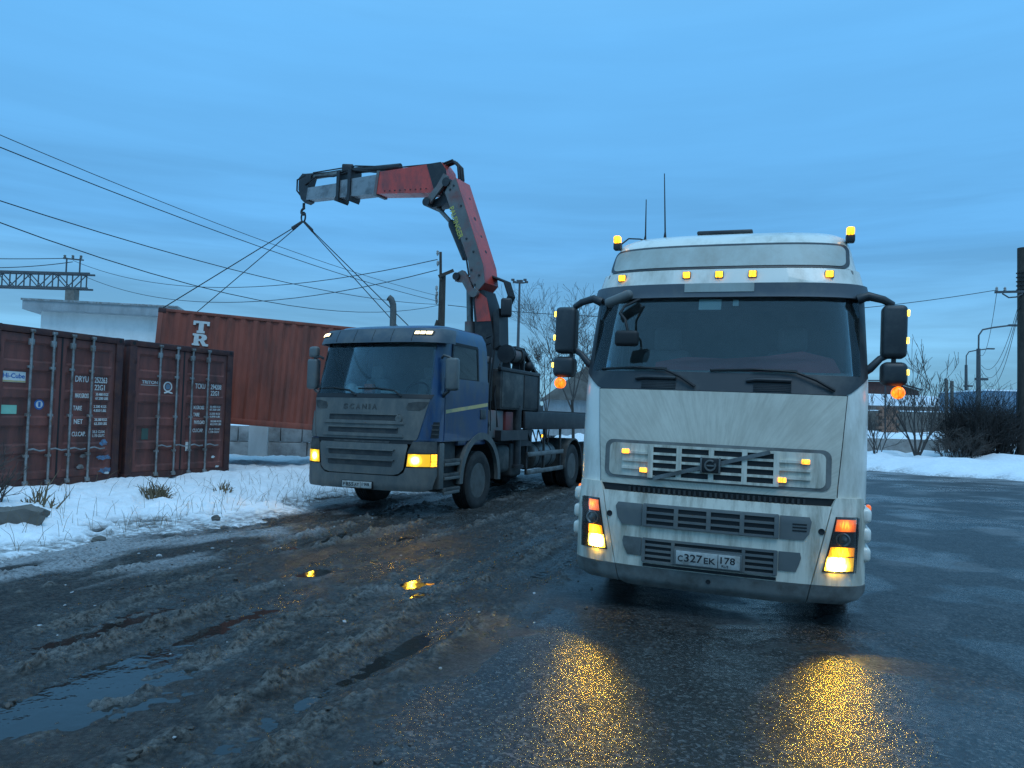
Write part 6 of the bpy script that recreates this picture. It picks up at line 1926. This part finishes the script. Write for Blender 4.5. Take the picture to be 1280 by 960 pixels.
# ------------------------------------------------------------------ trees, bushes, weeds
def branch(mb, p, d, L, r, depth, rnd, spread, upw, kids, nseg=4, minr=0.005):
    pts, rs = [p.copy()], [r]
    for i in range(nseg):
        d = (d + Vector((rnd.gauss(0, 0.10), rnd.gauss(0, 0.10), rnd.gauss(0, 0.06) + upw * 0.08))).normalized()
        p = p + d * (L / nseg)
        pts.append(p.copy())
        rs.append(max(minr, r * (1 - 0.6 * (i + 1) / nseg)))
    mb.tube(pts, rs, 6 if r > 0.06 else (4 if r > 0.02 else 3), cap=False)
    if depth <= 0:
        return
    for k in range(kids):
        t = rnd.uniform(0.30, 1.0)
        i = min(nseg - 1, int(t * nseg))
        q = pts[i].lerp(pts[i + 1], t * nseg - i)
        ax = d.orthogonal()
        ax.rotate(Matrix.Rotation(rnd.uniform(0, 2 * math.pi), 3, d))
        nd = (d * math.cos(spread) + ax * math.sin(spread) * rnd.uniform(0.7, 1.2) + Vector((0, 0, upw * 0.25))).normalized()
        branch(mb, q, nd, L * rnd.uniform(0.45, 0.72), max(minr, rs[i] * 0.6), depth - 1, rnd, spread, upw, kids, max(3, nseg - 1), minr)


def tree(x, y, h, label, seed, depth=4, kids=5, spread=0.6, r0=0.12, upw=0.6, stems=1, trunk=0.3, minr=0.009, lean=0.1, cat='tree', name='bare_tree', group='bare winter trees'):
    rnd = random.Random(seed)
    z = base_z(x, y) - 0.25
    T = empty(name, Matrix.Translation((x, y, z)), label, cat, group)
    tb, cb = MB(), MB()
    if stems == 1:
        p1 = Vector((rnd.gauss(0, 0.05) * h * 0.2, 0, h * trunk))
        tb.tube([(0, 0, 0), p1 * 0.5 + Vector((0.02, 0, 0)), p1], [r0, r0 * 0.85, r0 * 0.75], 8)
        for k in range(kids):
            a = 2 * math.pi * k / kids + rnd.uniform(-0.4, 0.4)
            d = Vector((math.cos(a) * 0.55, math.sin(a) * 0.55, 1.0)).normalized() if k else Vector((0, 0, 1))
            branch(cb, p1 * rnd.uniform(0.75, 1.0), d, h * (1 - trunk) * rnd.uniform(0.55, 0.72), r0 * 0.5, depth - 1, rnd, spread, upw, kids, 5, minr)
    else:
        tb.tube([(0, 0, 0), (0, 0, h * 0.06)], [r0, r0 * 0.9], 8)
        for k in range(stems):
            a = 2 * math.pi * k / stems + rnd.uniform(-0.3, 0.3)
            d = Vector((math.cos(a) * lean, math.sin(a) * lean, 1.0)).normalized()
            branch(cb, Vector((math.cos(a) * r0 * 0.5, math.sin(a) * r0 * 0.5, h * 0.03)), d, h * rnd.uniform(0.55, 0.8), r0 * 0.6, depth - 1, rnd, spread, upw, kids, 5, minr)
    tb.build('trunk', 'bark', T)
    cb.build('crown', 'twig', T, smooth=0)
    return T


tree(1.9, 40.0, 6.2, 'bare tree behind the tool box of the crane truck, left of its neighbours', 11, 5, 4, 0.55, 0.07, minr=0.006)
tree(3.3, 39.5, 8.4, 'tallest bare tree seen left of the white truck mirror', 12, 5, 4, 0.55, 0.09, minr=0.006)
tree(4.9, 37.0, 7.0, 'bare tree partly hidden by the left mirror of the white truck', 13, 5, 4, 0.6, 0.08, minr=0.006)
tree(16.9, 40.5, 8.6, 'big bare tree right behind the right mirror of the white truck', 14, 5, 4, 0.36, 0.09, minr=0.006)
tree(18.6, 46.0, 8.0, 'bare tree close behind the white truck on its right', 19, 5, 4, 0.36, 0.09, minr=0.006)
tree(16.3, 30.2, 3.7, 'young bare tree with forked branches on the snow bank', 15, 4, 4, 0.42, 0.085, 0.9, 5, minr=0.008, lean=0.55)
tree(14.6, 30.2, 2.2, 'small bare sapling beside the white truck on the snow bank', 16, 4, 4, 0.5, 0.05, 0.8, 3, minr=0.007, lean=0.4)
tree(15.1, 31.0, 1.7, 'smallest bare sapling left of the forked young tree', 17, 3, 4, 0.5, 0.04, 0.8, 3, minr=0.007, lean=0.5)


def bush(x, y, w, h, n, label, seed, mat='bush_dark', minr=0.006, depth=2, kids=4, cat='bush', name='bush', group=None):
    rnd = random.Random(seed)
    z = base_z(x, y) - 0.1
    Bq = empty(name, Matrix.Translation((x, y, z)), label, cat, group)
    mb, lb = MB(), MB()
    for k in range(n):
        a, rr_ = rnd.uniform(0, 2 * math.pi), math.sqrt(rnd.random())
        px_, py_ = math.cos(a) * rr_ * w * 0.8, math.sin(a) * rr_ * w * 0.5
        d = Vector((math.cos(a) * rr_ * 0.5 + rnd.gauss(0, 0.2), math.sin(a) * rr_ * 0.4, 1)).normalized()
        branch(mb, Vector((px_, py_, 0)), d, h * rnd.uniform(0.45, 0.8) * (1.15 - 0.45 * rr_), 0.018, depth, rnd, 0.6, 0.3, kids, 4, minr)
    mb.build('twigs', mat, Bq, smooth=0)
    return Bq


bush(17.7, 29.6, 0.9, 1.3, 60, 'loose twiggy bush at the foot of the concrete posts', 21, 'twig', 0.007)
bush(18.9, 30.3, 1.3, 2.5, 190, 'dense dark bush left of the right-edge pole', 22)
bush(20.3, 31.2, 1.3, 2.4, 150, 'dense dark bush behind the right-edge pole', 23)
bush(-7.25, 10.1, 0.55, 0.95, 46, 'leafless twiggy shrub at the left edge before the container', 25, 'twig', 0.003, 2, 3)
bush(-6.55, 10.6, 0.30, 0.50, 14, 'thin dry shrub with bent stems left of the grass tuft', 26, 'dry_grass', 0.003, 1, 3)
bush(-5.75, 12.3, 0.20, 0.42, 60, 'dry grass tuft on the snow in front of the containers', 27, 'dry_grass', 0.003, 1, 2, 'grass tuft', 'grass_tuft')
bush(-5.2, 13.6, 0.25, 0.30, 14, 'sparse dry weed between grass tuft and crane truck', 28, 'dry_grass', 0.003, 1, 2, 'weed', 'dry_weed')

rnd = random.Random(9)
mb = MB()
for k in range(420):          # withered stems poking through the snow
    v = rnd.uniform(5.5, 17.0)
    u = -7.9 - abs(rnd.gauss(0, 1.3))
    x, y = u * CA + v * SA, -u * SA + v * CA
    z = float(snow_z(np.array([x]), np.array([y]))[0])
    hgt = rnd.uniform(0.06, 0.30)
    dx, dy = rnd.gauss(0, 0.5) * hgt, rnd.gauss(0, 0.4) * hgt
    mb.tube([(x, y, z - 0.02), (x + dx * 0.4, y + dy * 0.4, z + hgt * 0.6), (x + dx, y + dy, z + hgt)], [0.003, 0.0025, 0.0015], 3, cap=False)
o = mb.build('withered_grass', 'dry_grass', smooth=0)
tag(o, 'thin withered grass stems poking out of the snow', 'grass', kind='stuff')


def lump(mb, c, r, rnd, squash=0.6):
    bm = bmesh.new()
    bmesh.ops.create_icosphere(bm, subdivisions=1, radius=1.0)
    s = Vector((rnd.uniform(0.7, 1.3), rnd.uniform(0.7, 1.3), squash * rnd.uniform(0.7, 1.2)))
    rot = Matrix.Rotation(rnd.uniform(0, 6.28), 3, 'Z')
    pts = [Vector(c) + rot @ Vector((v.co.x * s.x, v.co.y * s.y, v.co.z * s.z)) * r * rnd.uniform(0.8, 1.15) for v in bm.verts]
    bm.verts.ensure_lookup_table()
    mb.add(pts, [[v.index for v in f.verts] for f in bm.faces])
    bm.free()


mc, sc_ = MB(), MB()
gxs, gys = [], []
for k in range(700):
    v, u = rnd.uniform(2.8, 15.0), rnd.uniform(-7.6, -1.6)
    gxs.append(u * CA + v * SA)
    gys.append(-u * SA + v * CA)
gz_ = ground_z(np.array(gxs), np.array(gys))[0]
for x, y, z in zip(gxs, gys, gz_):
    r = min(0.05, abs(rnd.gauss(0, 0.010)) + 0.005)
    u = x * CA - y * SA
    lump(sc_ if rnd.random() < 0.10 + 0.45 * max(0, (-u - 5.2) / 2.4) else mc, (x, y, z + r * 0.2), r, rnd)
o = mc.build('mud_clods', 'clod_mud', smooth=30)
tag(o, 'clods of wet mud thrown up along the wheel ruts', 'mud', kind='stuff')
o = sc_.build('ice_crumbs', 'clod_ice', smooth=30)
tag(o, 'crumbs of dirty ice scattered over the mud', 'ice', kind='stuff')

fw_ = MB()
for k in range(900):          # the wood that closes the horizon
    a = rnd.uniform(-1.15, 1.25)
    dd_ = rnd.uniform(230, 330)
    x, y = math.sin(a) * dd_, math.cos(a) * dd_
    r = rnd.uniform(1.6, 3.2)
    lump(fw_, (x, y, 1.2 + r * 0.9), r, rnd, 1.2)
o = fw_.build('far_wood', 'bush_dark', smooth=0)
tag(o, 'far-off dark leafless wood along the horizon', 'wood', kind='stuff')


def stone(x, y, sx, sy, sz, label, seed, mat='stone', name='stone'):
    rn = random.Random(seed)
    bm = bmesh.new()
    bmesh.ops.create_icosphere(bm, subdivisions=3, radius=1.0)
    me = bpy.data.meshes.new(name)
    for v in bm.verts:
        k = 1 + 0.22 * math.sin(v.co.x * 3.1 + seed) * math.cos(v.co.y * 2.7 - seed) + 0.10 * math.sin(v.co.z * 6 + v.co.x * 5)
        v.co = Vector((v.co.x * sx * k, v.co.y * sy * k, v.co.z * sz * k))
    bm.to_mesh(me)
    bm.free()
    me.materials.append(MATS[mat])
    o = bpy.data.objects.new(name, me)
    COL.objects.link(o)
    o.location = (x, y, float(snow_z(np.array([float(x)]), np.array([float(y)]))[0]) + sz * 0.45)
    o.rotation_euler = (0, 0, seed)
    tag(o, label, 'stone')


stone(-5.05, 9.35, 0.095, 0.07, 0.04, 'flat dark stone lying on the snow near the left edge', 1)
stone(-4.30, 11.15, 0.085, 0.06, 0.05, 'dark stone at the snow edge below the containers', 2)
CB = empty('concrete_chunk', Matrix.Translation((-6.35, 9.55, 0.02)) @ Matrix.Rotation(rad(24), 4, 'Z'), 'broken concrete block at the left edge in the snow', 'concrete block')
bm = bmesh.new()
bmesh.ops.create_cube(bm, size=1.0)
bmesh.ops.subdivide_edges(bm, edges=list(bm.edges), cuts=9, use_grid_fill=True)
for v in bm.verts:
    n_ = 1 + 0.10 * math.sin(v.co.x * 7 + v.co.z * 5) * math.cos(v.co.y * 6) + 0.06 * math.sin(v.co.x * 19 + v.co.y * 13 + v.co.z * 17)
    v.co = Vector((v.co.x * 1.0 * n_ - 0.1, v.co.y * 0.42 * n_, (v.co.z + 0.5) * 0.34 * n_ - 0.10 * max(0, v.co.x)))
mb = MB().add([v.co.copy() for v in bm.verts], [[v.index for v in f.verts] for f in bm.faces])
bm.free()
mb.build('block', 'concrete_dark', CB)
